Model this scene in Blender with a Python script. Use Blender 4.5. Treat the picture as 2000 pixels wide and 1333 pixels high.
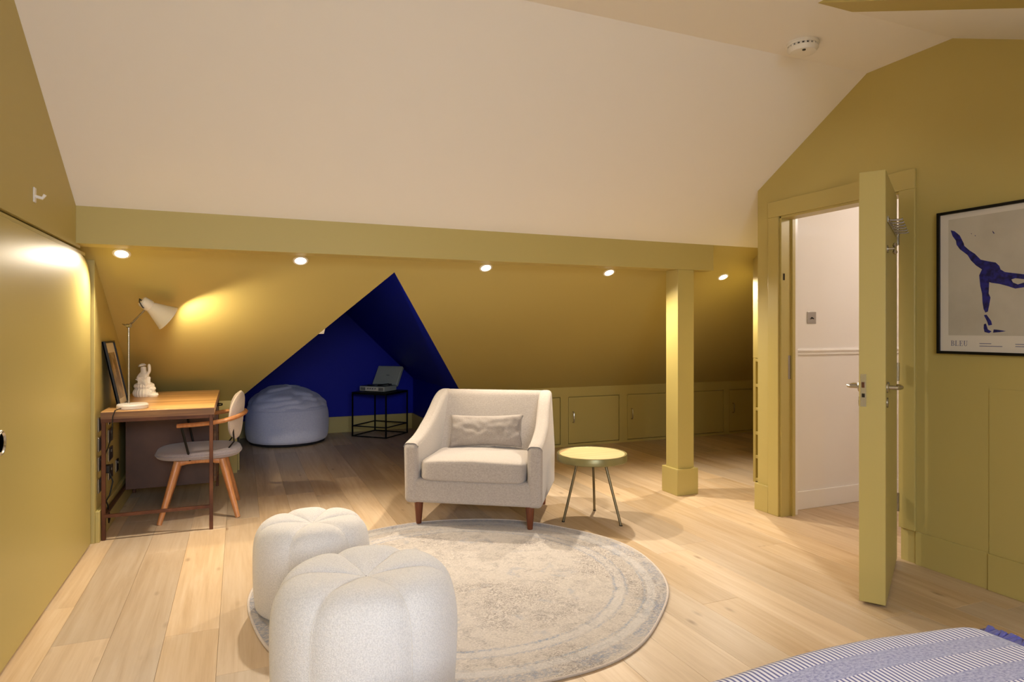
import bpy, bmesh, math, random
from mathutils import Vector, Matrix, noise
R = math.radians
PI = math.pi
random.seed(7)
for o in list(bpy.data.objects):
    bpy.data.objects.remove(o, do_unlink=True)
scene = bpy.context.scene
COL = scene.collection

# ------------------------------------------------------------------ camera
CAM_H, FPX, YAW, HOR = 1.27, 1270.0, R(22.73), 643.0
cam_data = bpy.data.cameras.new('camera')
cam_data.sensor_width = 36.0
cam_data.lens = 36.0 * FPX / 2000.0
cam_data.shift_y = (HOR - 666.5) / 2000.0
cam_data.clip_start = 0.05
cam = bpy.data.objects.new('camera', cam_data)
cam.location = (0, 0, CAM_H)
cam.rotation_euler = (R(90), 0, -YAW)
COL.objects.link(cam)
scene.camera = cam

# ------------------------------------------------------------------ world, exposure, daylight
w = bpy.data.worlds.new('world')
w.use_nodes = True
scene.world = w
w.node_tree.nodes['Background'].inputs[0].default_value = (0.62, 0.76, 1.0, 1)
w.node_tree.nodes['Background'].inputs[1].default_value = 0.35
vs = scene.view_settings
vs.view_transform = 'Standard'
vs.look = 'None'
vs.gamma = 1.0
vs.use_curve_mapping = False
vs.exposure = 0.0

WARM = (1.0, 0.865, 0.68)
SPOT_W = 92.0
def area_light(name, loc, rot, sx, sy, energy, color):
    d = bpy.data.lights.new(name, 'AREA')
    d.shape = 'RECTANGLE'; d.size = sx; d.size_y = sy
    d.energy = energy; d.color = color
    o = bpy.data.objects.new(name, d)
    o.location = loc; o.rotation_euler = rot
    COL.objects.link(o)
    return o
# daylight outside the dormer window behind the camera, facing into the room (+Y)
_p, _t = Vector((0.15, -2.9, 2.55)), Vector((0.45, 3.0, 0.40))
dayl = area_light('window_daylight', _p, (_t - _p).to_track_quat('-Z', 'Y').to_euler(), 2.2, 1.4, 330, (0.74, 0.84, 1.0))

# ------------------------------------------------------------------ helpers
def at(px, py, **k):
    """photo pixel -> point on a plane X=, Y= or Z= of the room"""
    (a, v), = k.items()
    i = 'XYZ'.index(a)
    c, s = math.cos(YAW), math.sin(YAW)
    xc, z = (px - 1000) / FPX, -(py - HOR) / FPX
    D = Vector((c * xc + s, -s * xc + c, z))
    o = Vector((0, 0, CAM_H))
    return o + D * ((v - o[i]) / D[i])

def lin(c):
    if isinstance(c, str):
        c = tuple(int(c[i:i + 2], 16) / 255 for i in (0, 2, 4))
        c = tuple(x / 12.92 if x <= 0.04045 else ((x + 0.055) / 1.055) ** 2.4 for x in c)
    return (c[0], c[1], c[2], 1)

def mat(name, col, rough=0.5, metal=0.0, var=None, bump=None, spec=None, sheen=0, coat=0):
    m = bpy.data.materials.new(name)
    m.use_nodes = True
    nt = m.node_tree
    b = nt.nodes['Principled BSDF']
    b.inputs['Base Color'].default_value = lin(col)
    b.inputs['Roughness'].default_value = rough
    b.inputs['Metallic'].default_value = metal
    if spec is not None:
        b.inputs['Specular IOR Level'].default_value = spec
    if sheen:
        b.inputs['Sheen Weight'].default_value = sheen
    if coat:
        b.inputs['Coat Weight'].default_value = coat
    tc = nt.nodes.new('ShaderNodeTexCoord')
    if var:                       # (scale, second colour, contrast lo, hi)
        n = nt.nodes.new('ShaderNodeTexNoise')
        n.inputs['Scale'].default_value = var[0]
        n.inputs['Detail'].default_value = 5
        nt.links.new(tc.outputs['Object'], n.inputs['Vector'])
        r = nt.nodes.new('ShaderNodeValToRGB')
        r.color_ramp.elements[0].position = var[2]
        r.color_ramp.elements[1].position = var[3]
        r.color_ramp.elements[0].color = lin(col)
        r.color_ramp.elements[1].color = lin(var[1])
        nt.links.new(n.outputs['Fac'], r.inputs['Fac'])
        nt.links.new(r.outputs['Color'], b.inputs['Base Color'])
    if bump:                      # (scale, strength, distance)
        n = nt.nodes.new('ShaderNodeTexNoise')
        n.inputs['Scale'].default_value = bump[0]
        n.inputs['Detail'].default_value = 4
        nt.links.new(tc.outputs['Object'], n.inputs['Vector'])
        bp = nt.nodes.new('ShaderNodeBump')
        bp.inputs['Strength'].default_value = bump[1]
        bp.inputs['Distance'].default_value = bump[2]
        nt.links.new(n.outputs['Fac'], bp.inputs['Height'])
        nt.links.new(bp.outputs['Normal'], b.inputs['Normal'])
    return m

class N:
    """tiny node-graph helper"""
    def __init__(s, m):
        s.nt = m.node_tree
        s.b = s.nt.nodes['Principled BSDF']
    def new(s, t, **k):
        n = s.nt.nodes.new(t)
        for a, v in k.items():
            if a.startswith('i_'):
                n.inputs[int(a[2:])].default_value = v
            else:
                setattr(n, a, v)
        return n
    def link(s, a, b):
        s.nt.links.new(a, b)
    def math(s, op, a, b=None):
        n = s.nt.nodes.new('ShaderNodeMath'); n.operation = op
        for i, v in enumerate((a, b)):
            if v is None: continue
            if isinstance(v, (int, float)): n.inputs[i].default_value = v
            else: s.link(v, n.inputs[i])
        return n.outputs[0]
    def mix(s, f, a, b):
        n = s.nt.nodes.new('ShaderNodeMix'); n.data_type = 'RGBA'
        for i, v in ((0, f), (6, a), (7, b)):
            if isinstance(v, (int, float)): n.inputs[i].default_value = v
            elif isinstance(v, tuple): n.inputs[i].default_value = v
            else: s.link(v, n.inputs[i])
        return n.outputs[2]
    def noise(s, vec, scale, detail=4, rough=0.5, dist=0):
        n = s.nt.nodes.new('ShaderNodeTexNoise')
        n.inputs['Scale'].default_value = scale
        n.inputs['Detail'].default_value = detail
        n.inputs['Roughness'].default_value = rough
        n.inputs['Distortion'].default_value = dist
        s.link(vec, n.inputs['Vector'])
        return n.outputs['Fac']
    def mapping(s, vec, scale):
        n = s.nt.nodes.new('ShaderNodeMapping')
        n.inputs['Scale'].default_value = scale
        s.link(vec, n.inputs['Vector'])
        return n.outputs[0]
    def ramp(s, f, stops):
        n = s.nt.nodes.new('ShaderNodeValToRGB')
        el = n.color_ramp.elements
        while len(el) < len(stops): el.new(0.5)
        for e, (p, c) in zip(el, stops):
            e.position = p; e.color = lin(c) if not isinstance(c, (int, float)) else (c, c, c, 1)
        s.link(f, n.inputs[0])
        return n.outputs[0]
    def coord(s, which='Object'):
        return s.nt.nodes.new('ShaderNodeTexCoord').outputs[which]

class MB:
    def __init__(s):
        s.v, s.f = [], []
    def add(s, verts, faces):
        n = len(s.v)
        s.v += [tuple(p) for p in verts]
        s.f += [tuple(i + n for i in f) for f in faces]
        return s
    def box(s, x0, x1, y0, y1, z0, z1):
        return s.add([(x, y, z) for z in (z0, z1) for y in (y0, y1) for x in (x0, x1)],
                     [(0, 2, 3, 1), (4, 5, 7, 6), (0, 1, 5, 4), (2, 6, 7, 3), (0, 4, 6, 2), (1, 3, 7, 5)])
    def prism(s, poly, axis, a, b):
        """poly: 2-D points in the two other axes (in XYZ order), extruded along axis a..b"""
        n = len(poly)
        def mk(p, t):
            q = list(p); q.insert('XYZ'.index(axis), t); return tuple(q)
        V = [mk(p, a) for p in poly] + [mk(p, b) for p in poly]
        F = [tuple(range(n))[::-1], tuple(range(n, 2 * n))]
        F += [(i, (i + 1) % n, n + (i + 1) % n, n + i) for i in range(n)]
        return s.add(V, F)
    def slab(s, pts, off):
        """polygon of 3-D points thickened by the vector off"""
        n = len(pts); off = Vector(off)
        V = [Vector(p) for p in pts] + [Vector(p) + off for p in pts]
        F = [tuple(range(n))[::-1], tuple(range(n, 2 * n))]
        F += [(i, (i + 1) % n, n + (i + 1) % n, n + i) for i in range(n)]
        return s.add(V, F)
    def lathe(s, prof, seg=32, c=(0, 0, 0), rfun=None):
        V, F = [], []
        for r, z in prof:
            for k in range(seg):
                t = 2 * PI * k / seg
                rr = r * (rfun(t, z) if rfun else 1)
                V.append((c[0] + rr * math.cos(t), c[1] + rr * math.sin(t), c[2] + z))
        for i in range(len(prof) - 1):
            for k in range(seg):
                F.append((i * seg + k, i * seg + (k + 1) % seg, (i + 1) * seg + (k + 1) % seg, (i + 1) * seg + k))
        if prof[0][0] > 1e-6: F.append(tuple(range(seg))[::-1])
        if prof[-1][0] > 1e-6: F.append(tuple(range((len(prof) - 1) * seg, len(prof) * seg)))
        return s.add(V, F)
    def tube(s, path, rad, seg=10, flat=None):
        """round (or elliptic: flat=(a,b)) tube along a path; rad number or list"""
        P = [Vector(p) for p in path]
        n = len(P)
        rads = rad if isinstance(rad, (list, tuple)) else [rad] * n
        V, F = [], []
        up = None
        for i in range(n):
            t = (P[min(i + 1, n - 1)] - P[max(i - 1, 0)]).normalized()
            if up is None:
                up = Vector((0, 0, 1)) if abs(t.z) < 0.95 else Vector((1, 0, 0))
            a = t.cross(up)
            if a.length < 1e-4: a = t.orthogonal()
            a.normalize(); bb = a.cross(t).normalized(); up = bb
            for k in range(seg):
                th = 2 * PI * k / seg
                fa, fb = flat if flat else (1, 1)
                V.append(P[i] + (a * math.cos(th) * fa + bb * math.sin(th) * fb) * rads[i])
        for i in range(n - 1):
            for k in range(seg):
                F.append((i * seg + k, i * seg + (k + 1) % seg, (i + 1) * seg + (k + 1) % seg, (i + 1) * seg + k))
        F.append(tuple(range(seg))[::-1]); F.append(tuple(range((n - 1) * seg, n * seg)))
        return s.add(V, F)
    def bar(s, a, b, wx, wz=None, up=(0, 0, 1)):
        """rectangular bar from a to b"""
        wz = wz or wx
        a, b = Vector(a), Vector(b)
        t = (b - a).normalized(); up = Vector(up)
        if abs(t.dot(up)) > 0.95: up = Vector((1, 0, 0)) if abs(t.x) < .9 else Vector((0, 1, 0))
        u = t.cross(up).normalized(); q = u.cross(t).normalized()
        V = [p + u * sx * wx / 2 + q * sz * wz / 2 for p in (a, b) for sx, sz in ((-1, -1), (1, -1), (1, 1), (-1, 1))]
        return s.add(V, [(3, 2, 1, 0), (4, 5, 6, 7), (0, 1, 5, 4), (1, 2, 6, 5), (2, 3, 7, 6), (3, 0, 4, 7)])
    def grid(s, nu, nv, fn, close_u=False):
        V = [fn(i / (nu if close_u else nu - 1), j / (nv - 1)) for j in range(nv) for i in range(nu)]
        F = []
        for j in range(nv - 1):
            for i in range(nu if close_u else nu - 1):
                i2 = (i + 1) % nu
                F.append((j * nu + i, j * nu + i2, (j + 1) * nu + i2, (j + 1) * nu + i))
        return s.add(V, F)
    def mesh(s, name):
        me = bpy.data.meshes.new(name)
        me.from_pydata(s.v, [], s.f)
        bm = bmesh.new(); bm.from_mesh(me)
        bmesh.ops.recalc_face_normals(bm, faces=bm.faces)
        bm.to_mesh(me); bm.free()
        return me

def obj(name, mb, m, parent=None, smooth=False, bevel=0, seg=2, loc=None, rot=None, ang=35, subd=0, clamp=True):
    me = mb.mesh(name) if isinstance(mb, MB) else mb
    if m and not me.materials: me.materials.append(m)
    if smooth:
        for p in me.polygons: p.use_smooth = True
        me.set_sharp_from_angle(angle=R(ang))
    o = bpy.data.objects.new(name, me)
    COL.objects.link(o)
    if parent: o.parent = parent
    if loc: o.location = loc
    if rot: o.rotation_euler = rot
    if bevel:
        md = o.modifiers.new('bevel', 'BEVEL'); md.width = bevel; md.segments = seg
        md.use_clamp_overlap = clamp; md.limit_method = 'ANGLE'; md.angle_limit = R(30); md.harden_normals = False
        for p in me.polygons: p.use_smooth = True
        me.set_sharp_from_angle(angle=R(ang))
    if subd:
        md = o.modifiers.new('subd', 'SUBSURF'); md.levels = subd; md.render_levels = subd
    return o

def tag(o, label, cat, group=None):
    o['label'] = label; o['category'] = cat
    if group: o['group'] = group
    return o

def thing(name, label, cat, loc=(0, 0, 0), rz=0, group=None, rot=None):
    o = bpy.data.objects.new(name, None)
    o.empty_display_size = 0.1
    COL.objects.link(o)
    o.location = loc
    o.rotation_euler = rot if rot else (0, 0, rz)
    return tag(o, label, cat, group)

def struct(name, mb, m, label=None, parent=None, **k):
    o = obj(name, mb, m, parent, **k)
    if not parent: o['kind'] = 'structure'
    if label: o['label'] = label
    return o

# ------------------------------------------------------------------ materials
M = {}
YEL = 'BEAD69'
M['yellow'] = mat('mustard paint', YEL, 0.55, bump=(220, 0.05, 0.002))
M['trim'] = mat('mustard eggshell', YEL, 0.38, bump=(60, 0.03, 0.002))
M['panel'] = mat('mustard satin panel', YEL, 0.40, bump=(40, 0.03, 0.003), spec=0.30)
M['white'] = mat('white matt ceiling', 'F4F0EC', 0.8, bump=(200, 0.04, 0.002))
M['hall'] = mat('hall white', 'F0EBE6', 0.6)
M['hall_trim'] = mat('hall gloss white', 'F4F0EC', 0.3)
M['blue'] = mat('ultramarine paint', (0.0012, 0.0075, 0.34), 0.5, bump=(200, 0.05, 0.002), spec=0.15)
M['black'] = mat('black metal', '0C0B0C', 0.4, 0.3)
M['chrome'] = mat('brushed steel', 'B8B4AE', 0.25, 1.0)
M['dark_plastic'] = mat('dark plastic', '17161A', 0.35)
M['white_plastic'] = mat('white plastic', 'EDE9E2', 0.35)
M['cable'] = mat('black cable', '0A090A', 0.5)
M['gap'] = mat('shadow gap', '2A2210', 0.9)

def wood_mat(name, c0, c1, c2, axis=1, rough=0.45, scale=1.0, knots=False, objrand=0.0):
    m = mat(name, c1, rough)
    n = N(m)
    co = n.coord('Object')
    if objrand:
        oi = n.new('ShaderNodeObjectInfo')
        add = n.new('ShaderNodeVectorMath', operation='ADD')
        comb = n.new('ShaderNodeCombineXYZ')
        r50 = n.math('MULTIPLY', oi.outputs['Random'], 57.0)
        for i in range(3): n.link(r50, comb.inputs[i])
        n.link(co, add.inputs[0]); n.link(comb.outputs[0], add.inputs[1])
        co = add.outputs[0]
    sc = [16 * scale] * 3; sc[axis] = 1.1 * scale
    g1 = n.noise(n.mapping(co, tuple(sc)), 1.0, 6, 0.62, 0.6)
    sc2 = [70 * scale] * 3; sc2[axis] = 2.2 * scale
    g2 = n.noise(n.mapping(co, tuple(sc2)), 1.0, 3, 0.6, 0.2)
    g = n.math('ADD', n.math('MULTIPLY', g1, 0.7), n.math('MULTIPLY', g2, 0.3))
    col = n.ramp(g, [(0.32, c0), (0.5, c1), (0.68, c2)])
    if knots:
        sk = [9.0] * 3; sk[axis] = 3.4
        vo = n.new('ShaderNodeTexVoronoi'); vo.inputs['Scale'].default_value = 1.0
        n.link(n.mapping(co, tuple(sk)), vo.inputs['Vector'])
        kr = n.ramp(n.noise(co, 1.7, 2), [(0.50, 0.0), (0.62, 1.0)])
        kf = n.math('MULTIPLY', n.ramp(vo.outputs['Distance'], [(0.03, 1.0), (0.15, 0.0)]), kr)
        col = n.mix(n.math('MULTIPLY', kf, 0.6), col, lin('7A5636'))
    if objrand:
        hs = n.new('ShaderNodeHueSaturation')
        val = n.math('ADD', n.math('MULTIPLY', oi.outputs['Random'], objrand * 2), 1 - objrand)
        n.link(val, hs.inputs['Value']); n.link(col, hs.inputs['Color'])
        sat = n.math('ADD', n.math('MULTIPLY', n.math('FRACT', n.math('MULTIPLY', oi.outputs['Random'], 13.7)), 0.25), 0.86)
        n.link(sat, hs.inputs['Saturation'])
        col = hs.outputs[0]
    n.link(col, n.b.inputs['Base Color'])
    bp = n.new('ShaderNodeBump'); bp.inputs['Strength'].default_value = 0.12; bp.inputs['Distance'].default_value = 0.002
    n.link(g2, bp.inputs['Height']); n.link(bp.outputs[0], n.b.inputs['Normal'])
    return m
M['oak_floor'] = wood_mat('oiled oak floor', 'BDA07D', 'CDB392', 'D8C2A6', 1, 0.42, 1.0, True, 0.16)
M['desk_wood'] = wood_mat('honey mango wood', '9A6E40', 'C4955A', 'DDB378', 0, 0.35, 0.8)
M['desk_edge'] = wood_mat('layered dark wood edge', '4A2C17', '77502B', '9C7340', 0, 0.45, 1.2)
M['walnut'] = wood_mat('walnut leg', '4A2413', '6B371D', '82482A', 2, 0.35)
M['beech'] = wood_mat('beech', 'A9693C', 'C18250', 'D19A6A', 2, 0.38)
M['light_wood'] = wood_mat('pale ash top', 'C7A16C', 'DDBB86', 'E8CC9E', 0, 0.4)
M['rust'] = mat('brown patinated metal', '4A2A1B', 0.42, 0.55, var=(6, '6B4128', 0.35, 0.7))
M['rust_dark'] = mat('dark brown sheet', '3C2418', 0.45, 0.15, var=(3, '5A3826', 0.35, 0.7))

def fabric(name, c0, c1, weave=500, rough=0.9, bumps=0.25):
    m = mat(name, c0, rough, sheen=0.25)
    n = N(m)
    co = n.coord('Object')
    w1 = n.noise(n.mapping(co, (weave, weave * .25, weave)), 1.0, 2, 0.6)
    w2 = n.noise(n.mapping(co, (weave * .25, weave, weave * .3)), 1.0, 2, 0.6)
    f = n.math('MULTIPLY', n.math('ADD', w1, w2), 0.5)
    n.link(n.ramp(f, [(0.35, c0), (0.65, c1)]), n.b.inputs['Base Color'])
    bp = n.new('ShaderNodeBump'); bp.inputs['Strength'].default_value = bumps; bp.inputs['Distance'].default_value = 0.002
    n.link(f, bp.inputs['Height']); n.link(bp.outputs[0], n.b.inputs['Normal'])
    return m
M['linen'] = fabric('oatmeal linen', '9C938B', 'B8AEA6', 420)
M['linen2'] = fabric('taupe cushion linen', '8E857E', 'A79D95', 420)
M['seat_grey'] = fabric('pinkish grey seat cloth', '8C8286', 'A2989A', 400)
M['pad'] = fabric('pale seat back cloth', 'B9AAA0', 'CDBFB2', 400)
M['boucle'] = mat('ivory boucle', 'D6D2CF', 0.95, var=(240, 'E8E4E0', .38, .6), bump=(230, .55, .004), sheen=.3)
M['seam'] = fabric('cream seam thread', 'CFC8BE', 'DCD6CC', 300)
M['bean'] = fabric('grey blue cord', 'C9CFEE', 'DEE3FA', 220, 0.85, 0.3)
M['bean_base'] = mat('bean bag dark base', '15151F', 0.8)

def rug_mat():
    m = mat('faded persian rug', 'CFC4B6', 0.95, sheen=0.2)
    n = N(m)
    co = n.coord('Object')
    ln = n.new('ShaderNodeVectorMath', operation='LENGTH')
    n.link(co, ln.inputs[0])
    r = ln.outputs['Value']
    fine = n.noise(n.mapping(co, (90, 170, 1)), 1.0, 4, 0.75)
    mid = n.noise(co, 14, 5, 0.65, 0.8)
    big = n.noise(co, 2.0, 3, 0.5, 0.5)
    base = n.ramp(n.math('ADD', n.math('MULTIPLY', fine, 0.6), n.math('MULTIPLY', mid, 0.4)),
                  [(0.36, '8A8380'), (0.46, 'BBB2AA'), (0.58, 'D6CCC2')])
    cut = n.ramp(fine, [(0.44, 0.0), (0.56, 1.0)])
    scroll = n.noise(co, 26, 3, 0.6, 2.6)
    line = n.ramp(n.math('ABSOLUTE', n.math('SUBTRACT', scroll, 0.5)), [(0.015, 1.0), (0.055, 0.0)])
    patch = n.ramp(big, [(0.46, 0.0), (0.58, 1.0)])
    cut2 = n.math('ADD', n.math('MULTIPLY', cut, 0.6), 0.4)
    mf = n.math('MULTIPLY', n.math('MULTIPLY', line, n.math('ADD', n.math('MULTIPLY', patch, 0.72), 0.16)), cut2)
    base = n.mix(mf, base, lin('584840'))
    mot2 = n.math('MULTIPLY', n.math('MULTIPLY', n.ramp(mid, [(0.54, 0.0), (0.64, 1.0)]), cut), 0.45)
    base = n.mix(mot2, base, lin('7E7672'))
    blu = n.math('MULTIPLY', n.math('MULTIPLY', n.ramp(n.noise(co, 6, 4, 0.6, 1.0), [(0.60, 0.0), (0.68, 1.0)]), cut), 0.6)
    base = n.mix(blu, base, lin('7F8CA2'))
    # blue worn rings of the border
    rw = n.math('ADD', r, n.math('MULTIPLY', n.math('SUBTRACT', mid, 0.5), 0.03))
    def ring(a, b, soft=0.006):
        s1 = n.new('ShaderNodeMapRange', interpolation_type='SMOOTHSTEP')
        s1.inputs[1].default_value = a - soft; s1.inputs[2].default_value = a + soft
        n.link(rw, s1.inputs[0])
        s2 = n.new('ShaderNodeMapRange', interpolation_type='SMOOTHSTEP')
        s2.inputs[1].default_value = b - soft; s2.inputs[2].default_value = b + soft
        n.link(rw, s2.inputs[0])
        return n.math('SUBTRACT', s1.outputs[0], s2.outputs[0])
    worn = n.ramp(n.noise(co, 5.0, 4, 0.6), [(0.34, 0.15), (0.58, 1.0)])
    spk = n.ramp(n.noise(n.mapping(co, (60, 90, 1)), 1.0, 3, 0.7), [(0.40, 0.0), (0.58, 1.0)])
    base = n.mix(n.math('MULTIPLY', ring(0.765, 0.805), 0.2), base, lin('CFD0D4'))
    base = n.mix(n.math('MULTIPLY', ring(0.91, 0.95), 0.3), base, lin('CDD0D6'))
    for a, b, k, c in ((0.750, 0.764, 0.9, '7C8CA8'), (0.806, 0.818, 0.8, '7C8CA8'), (0.893, 0.905, 0.85, '8494AC'), (0.955, 1.01, 0.75, '7684A0')):
        f = n.math('MULTIPLY', n.math('MULTIPLY', ring(a, b), worn), n.math('MULTIPLY', spk, k))
        base = n.mix(f, base, lin(c))
    n.link(base, n.b.inputs['Base Color'])
    bp = n.new('ShaderNodeBump'); bp.inputs['Strength'].default_value = 0.4; bp.inputs['Distance'].default_value = 0.003
    n.link(fine, bp.inputs['Height']); n.link(bp.outputs[0], n.b.inputs['Normal'])
    return m
M['rug'] = rug_mat()
M['rug_edge'] = fabric('rug binding', 'C9BDB4', 'DDD2C8', 300)

def throw_mat():
    m = mat('striped throw', 'A6A6C0', 0.95, sheen=0.2)
    n = N(m)
    uv = n.coord('UV')
    sep = n.new('ShaderNodeSeparateXYZ'); n.link(uv, sep.inputs[0])
    u, v = sep.outputs[0], sep.outputs[1]
    fine = n.noise(n.mapping(uv, (260, 260, 1)), 1.0, 3, 0.7)
    melange = n.ramp(n.noise(n.mapping(uv, (110, 160, 1)), 1.0, 4, 0.7), [(0.35, '7C7CA4'), (0.6, 'B4B3CA')])
    wob = n.math('ADD', u, n.math('MULTIPLY', n.noise(uv, 14, 2), 0.004))
    st = n.math('SINE', n.math('MULTIPLY', wob, 2 * PI / 0.0125))
    stripes = n.ramp(n.math('ADD', n.math('MULTIPLY', st, 0.5), 0.5), [(0.28, '55558C'), (0.52, 'E4E0E6')])
    fr = n.math('FRACT', n.math('DIVIDE', v, 0.125))
    band = n.math('LESS_THAN', fr, 0.50)
    col = n.mix(band, melange, stripes)
    n.link(col, n.b.inputs['Base Color'])
    bp = n.new('ShaderNodeBump'); bp.inputs['Strength'].default_value = 0.4; bp.inputs['Distance'].default_value = 0.002
    n.link(fine, bp.inputs['Height']); n.link(bp.outputs[0], n.b.inputs['Normal'])
    return m
M['throw'] = throw_mat()
M['tassel'] = fabric('indigo yarn', '3B3A7A', '5452A0', 300)
M['bedding'] = fabric('white bedding', 'D8D6D4', 'E8E6E4', 300)

def emit(name, col, s):
    m = bpy.data.materials.new(name); m.use_nodes = True
    nt = m.node_tree; nt.nodes.clear()
    e = nt.nodes.new('ShaderNodeEmission'); e.inputs[0].default_value = (*col, 1); e.inputs[1].default_value = s
    o = nt.nodes.new('ShaderNodeOutputMaterial'); nt.links.new(e.outputs[0], o.inputs[0])
    return m
M['lamp_lens'] = emit('lit downlight lens', (1.0, 0.86, 0.62), 14.0)
M['bulb'] = emit('lit bulb', (1.0, 0.80, 0.5), 20.0)

def glass_mat():
    m = bpy.data.materials.new('clear glass'); m.use_nodes = True
    nt = m.node_tree; nt.nodes.clear()
    t = nt.nodes.new('ShaderNodeBsdfTransparent'); g = nt.nodes.new('ShaderNodeBsdfGlossy')
    g.inputs['Roughness'].default_value = 0.03
    mx = nt.nodes.new('ShaderNodeMixShader'); mx.inputs[0].default_value = 0.06
    o = nt.nodes.new('ShaderNodeOutputMaterial')
    nt.links.new(t.outputs[0], mx.inputs[1]); nt.links.new(g.outputs[0], mx.inputs[2]); nt.links.new(mx.outputs[0], o.inputs[0])
    return m
M['glass'] = glass_mat()

# ------------------------------------------------------------------ room dimensions
XL, XR = -0.805, 3.369          # left wall face, right wall face
YB, ZB0, ZB1 = 4.0856, 1.726, 1.927   # ceiling beam front, underside, top
YK, ZK = 6.235, 0.64            # knee wall
SL = (ZB1 - ZK) / (YK - YB)     # roof slope
ZC = 2.76                       # flat ceiling
YF = YB - (ZC - ZB1) / SL       # fold slope / flat
YN, SN = 2.20, 0.43             # fold of the near slope and its pitch
YR = -1.6                       # rear wall
XE = 6.05                       # far end of the eaves
def zs(y): return ZB1 - SL * (y - YB)
def zn(y): return ZC - SN * (YN - y)
NA = (1.0, 4.519)               # nook apex X, Y on the slope
NX0, NX1 = -0.02, 2.05          # nook sides
NY = 8.18                       # nook rear wall

# ------------------------------------------------------------------ floor of planks
fl = struct('floor', MB().box(-1.0, XE + .1, YR - .1, NY + .1, -0.06, -0.0162), M['gap'], 'pale oiled oak plank floor')
def plank_mesh(length, wd):
    g, b, d = 0.0004, 0.0007, 0.016
    x0, x1, y0, y1 = -wd / 2 + g, wd / 2 - g, -length / 2 + g, length / 2 - g
    mb = MB()
    V = [(x0, y0, -d), (x1, y0, -d), (x1, y1, -d), (x0, y1, -d),
         (x0, y0, -b), (x1, y0, -b), (x1, y1, -b), (x0, y1, -b),
         (x0 + b, y0 + b, 0), (x1 - b, y0 + b, 0), (x1 - b, y1 - b, 0), (x0 + b, y1 - b, 0)]
    F = [(3, 2, 1, 0), (8, 9, 10, 11)]
    for i in range(4):
        j = (i + 1) % 4
        F += [(i, j, 4 + j, 4 + i), (4 + i, 4 + j, 8 + j, 8 + i)]
    mb.add(V, F)
    me = mb.mesh('plank'); me.materials.append(M['oak_floor'])
    return me
PW = 0.205
rng = random.Random(3)
meshes = {}
nrow = int((XE + 0.05 + 0.9) / PW) + 1
for i in range(nrow):
    xc = -0.9 + PW * (i + 0.5)
    y = YR + 0.0 - rng.random() * 1.2
    yend = NY + 0.05 if xc < 2.2 else 6.3
    while y < yend:
        L = rng.choice((1.5, 1.8, 2.1))
        y1 = y + L
        if y1 > yend - 0.25: y1 = yend
        ys = max(y, YR - 0.05)
        Lc = round(y1 - ys, 3)
        if Lc > 0.05:
            key = Lc
            if key not in meshes: meshes[key] = plank_mesh(Lc, PW)
            p = bpy.data.objects.new('plank', meshes[key])
            COL.objects.link(p); p.parent = fl
            p.location = (xc, (ys + y1) / 2, 0)
        y = y1

# ------------------------------------------------------------------ ceilings and roof slopes
T = 0.05
struct('ceiling', MB().slab([(-.95, YR, ZC), (2.436, YR, ZC), (2.436, YN, ZC), (3.52, YN, ZC), (3.52, YF, ZC), (-.95, YF, ZC)], (0, 0, T)), M['white'], 'flat white ceiling')
struct('ceiling_slope', MB().slab([(-.95, YF, ZC), (3.52, YF, ZC), (3.52, 3.54, zs(3.54)), (XE, 3.54, zs(3.54)), (XE, YB, ZB1), (-.95, YB, ZB1)], (0, 0, T)), M['white'], 'sloping white ceiling')
struct('ceiling_slope_near', MB().slab([(2.654, YN, ZC), (3.52, YN, ZC), (3.52, YR, zn(YR)), (2.654, YR, zn(YR))], (0, 0, T)), M['white'], 'white slope beside the dormer')
struct('trim_1', MB().prism([(YN, ZC), (YR, zn(YR)), (YR, ZC + T), (YN, ZC + T)], 'X', 2.4361, 2.654), M['yellow'], 'mustard boxed rafter along the dormer cheek')
mb = MB()
mb.slab([(-.95, YB, ZB1), (NA[0], YB, ZB1), (NA[0], NA[1], zs(NA[1])), (NX0, YK, ZK), (-.95, YK, ZK)], (0, 0, T))
mb.slab([(NA[0], YB, ZB1), (XE, YB, ZB1), (XE, YK, ZK), (NX1, YK, ZK), (NA[0], NA[1], zs(NA[1]))], (0, 0, T))
struct('ceiling_eaves', mb, M['yellow'], 'mustard sloping eaves with a pointed blue opening')
# beam and post
XBE = 3.422
struct('trim_2', MB().box(XL - .05, XBE, YB, YB + .155, ZB0, ZB1 + .02), M['yellow'], 'mustard boxed ceiling beam', bevel=.002)
post = struct('trim_3', MB().box(3.085, 3.235, YB + .002, YB + .152, 0, ZB0), M['trim'], 'square mustard post under the beam', bevel=.003)
obj('plinth', MB().box(3.062, 3.258, YB - .021, YB + .175, 0, .20), M['trim'], post, bevel=.003)

# ------------------------------------------------------------------ left side
BB = 0.185
mb = MB().prism([(YR, 1.712), (YB + .1, 1.712), (YB + .1, zs(YB + .1)), (YB, ZB1), (YF, ZC), (YR, ZC)], 'X', -.95, XL + .002)
wl = struct('wall_left', mb, M['yellow'], 'mustard gable wall above the sliding doors')
struct('wall_left_back', MB().prism([(YR, 0), (YK + .1, 0), (YK + .1, ZK), (YB + .1, zs(YB + .1)), (YB + .1, 1.712), (YR, 1.712)], 'X', -.95, -.87), M['yellow'], 'mustard wall behind the sliding doors')
struct('wall_left_desk', MB().prism([(4.50, 0), (YK + .02, 0), (YK + .02, zs(YK + .02)), (4.50, zs(4.50))], 'X', -.87, -.79), M['yellow'], 'mustard wall beside the desk', bevel=.003)
struct('baseboard_left', MB().box(-.79, -.767, 4.505, YK, 0, BB), M['trim'], 'mustard baseboard beside the desk', bevel=.003)
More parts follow.
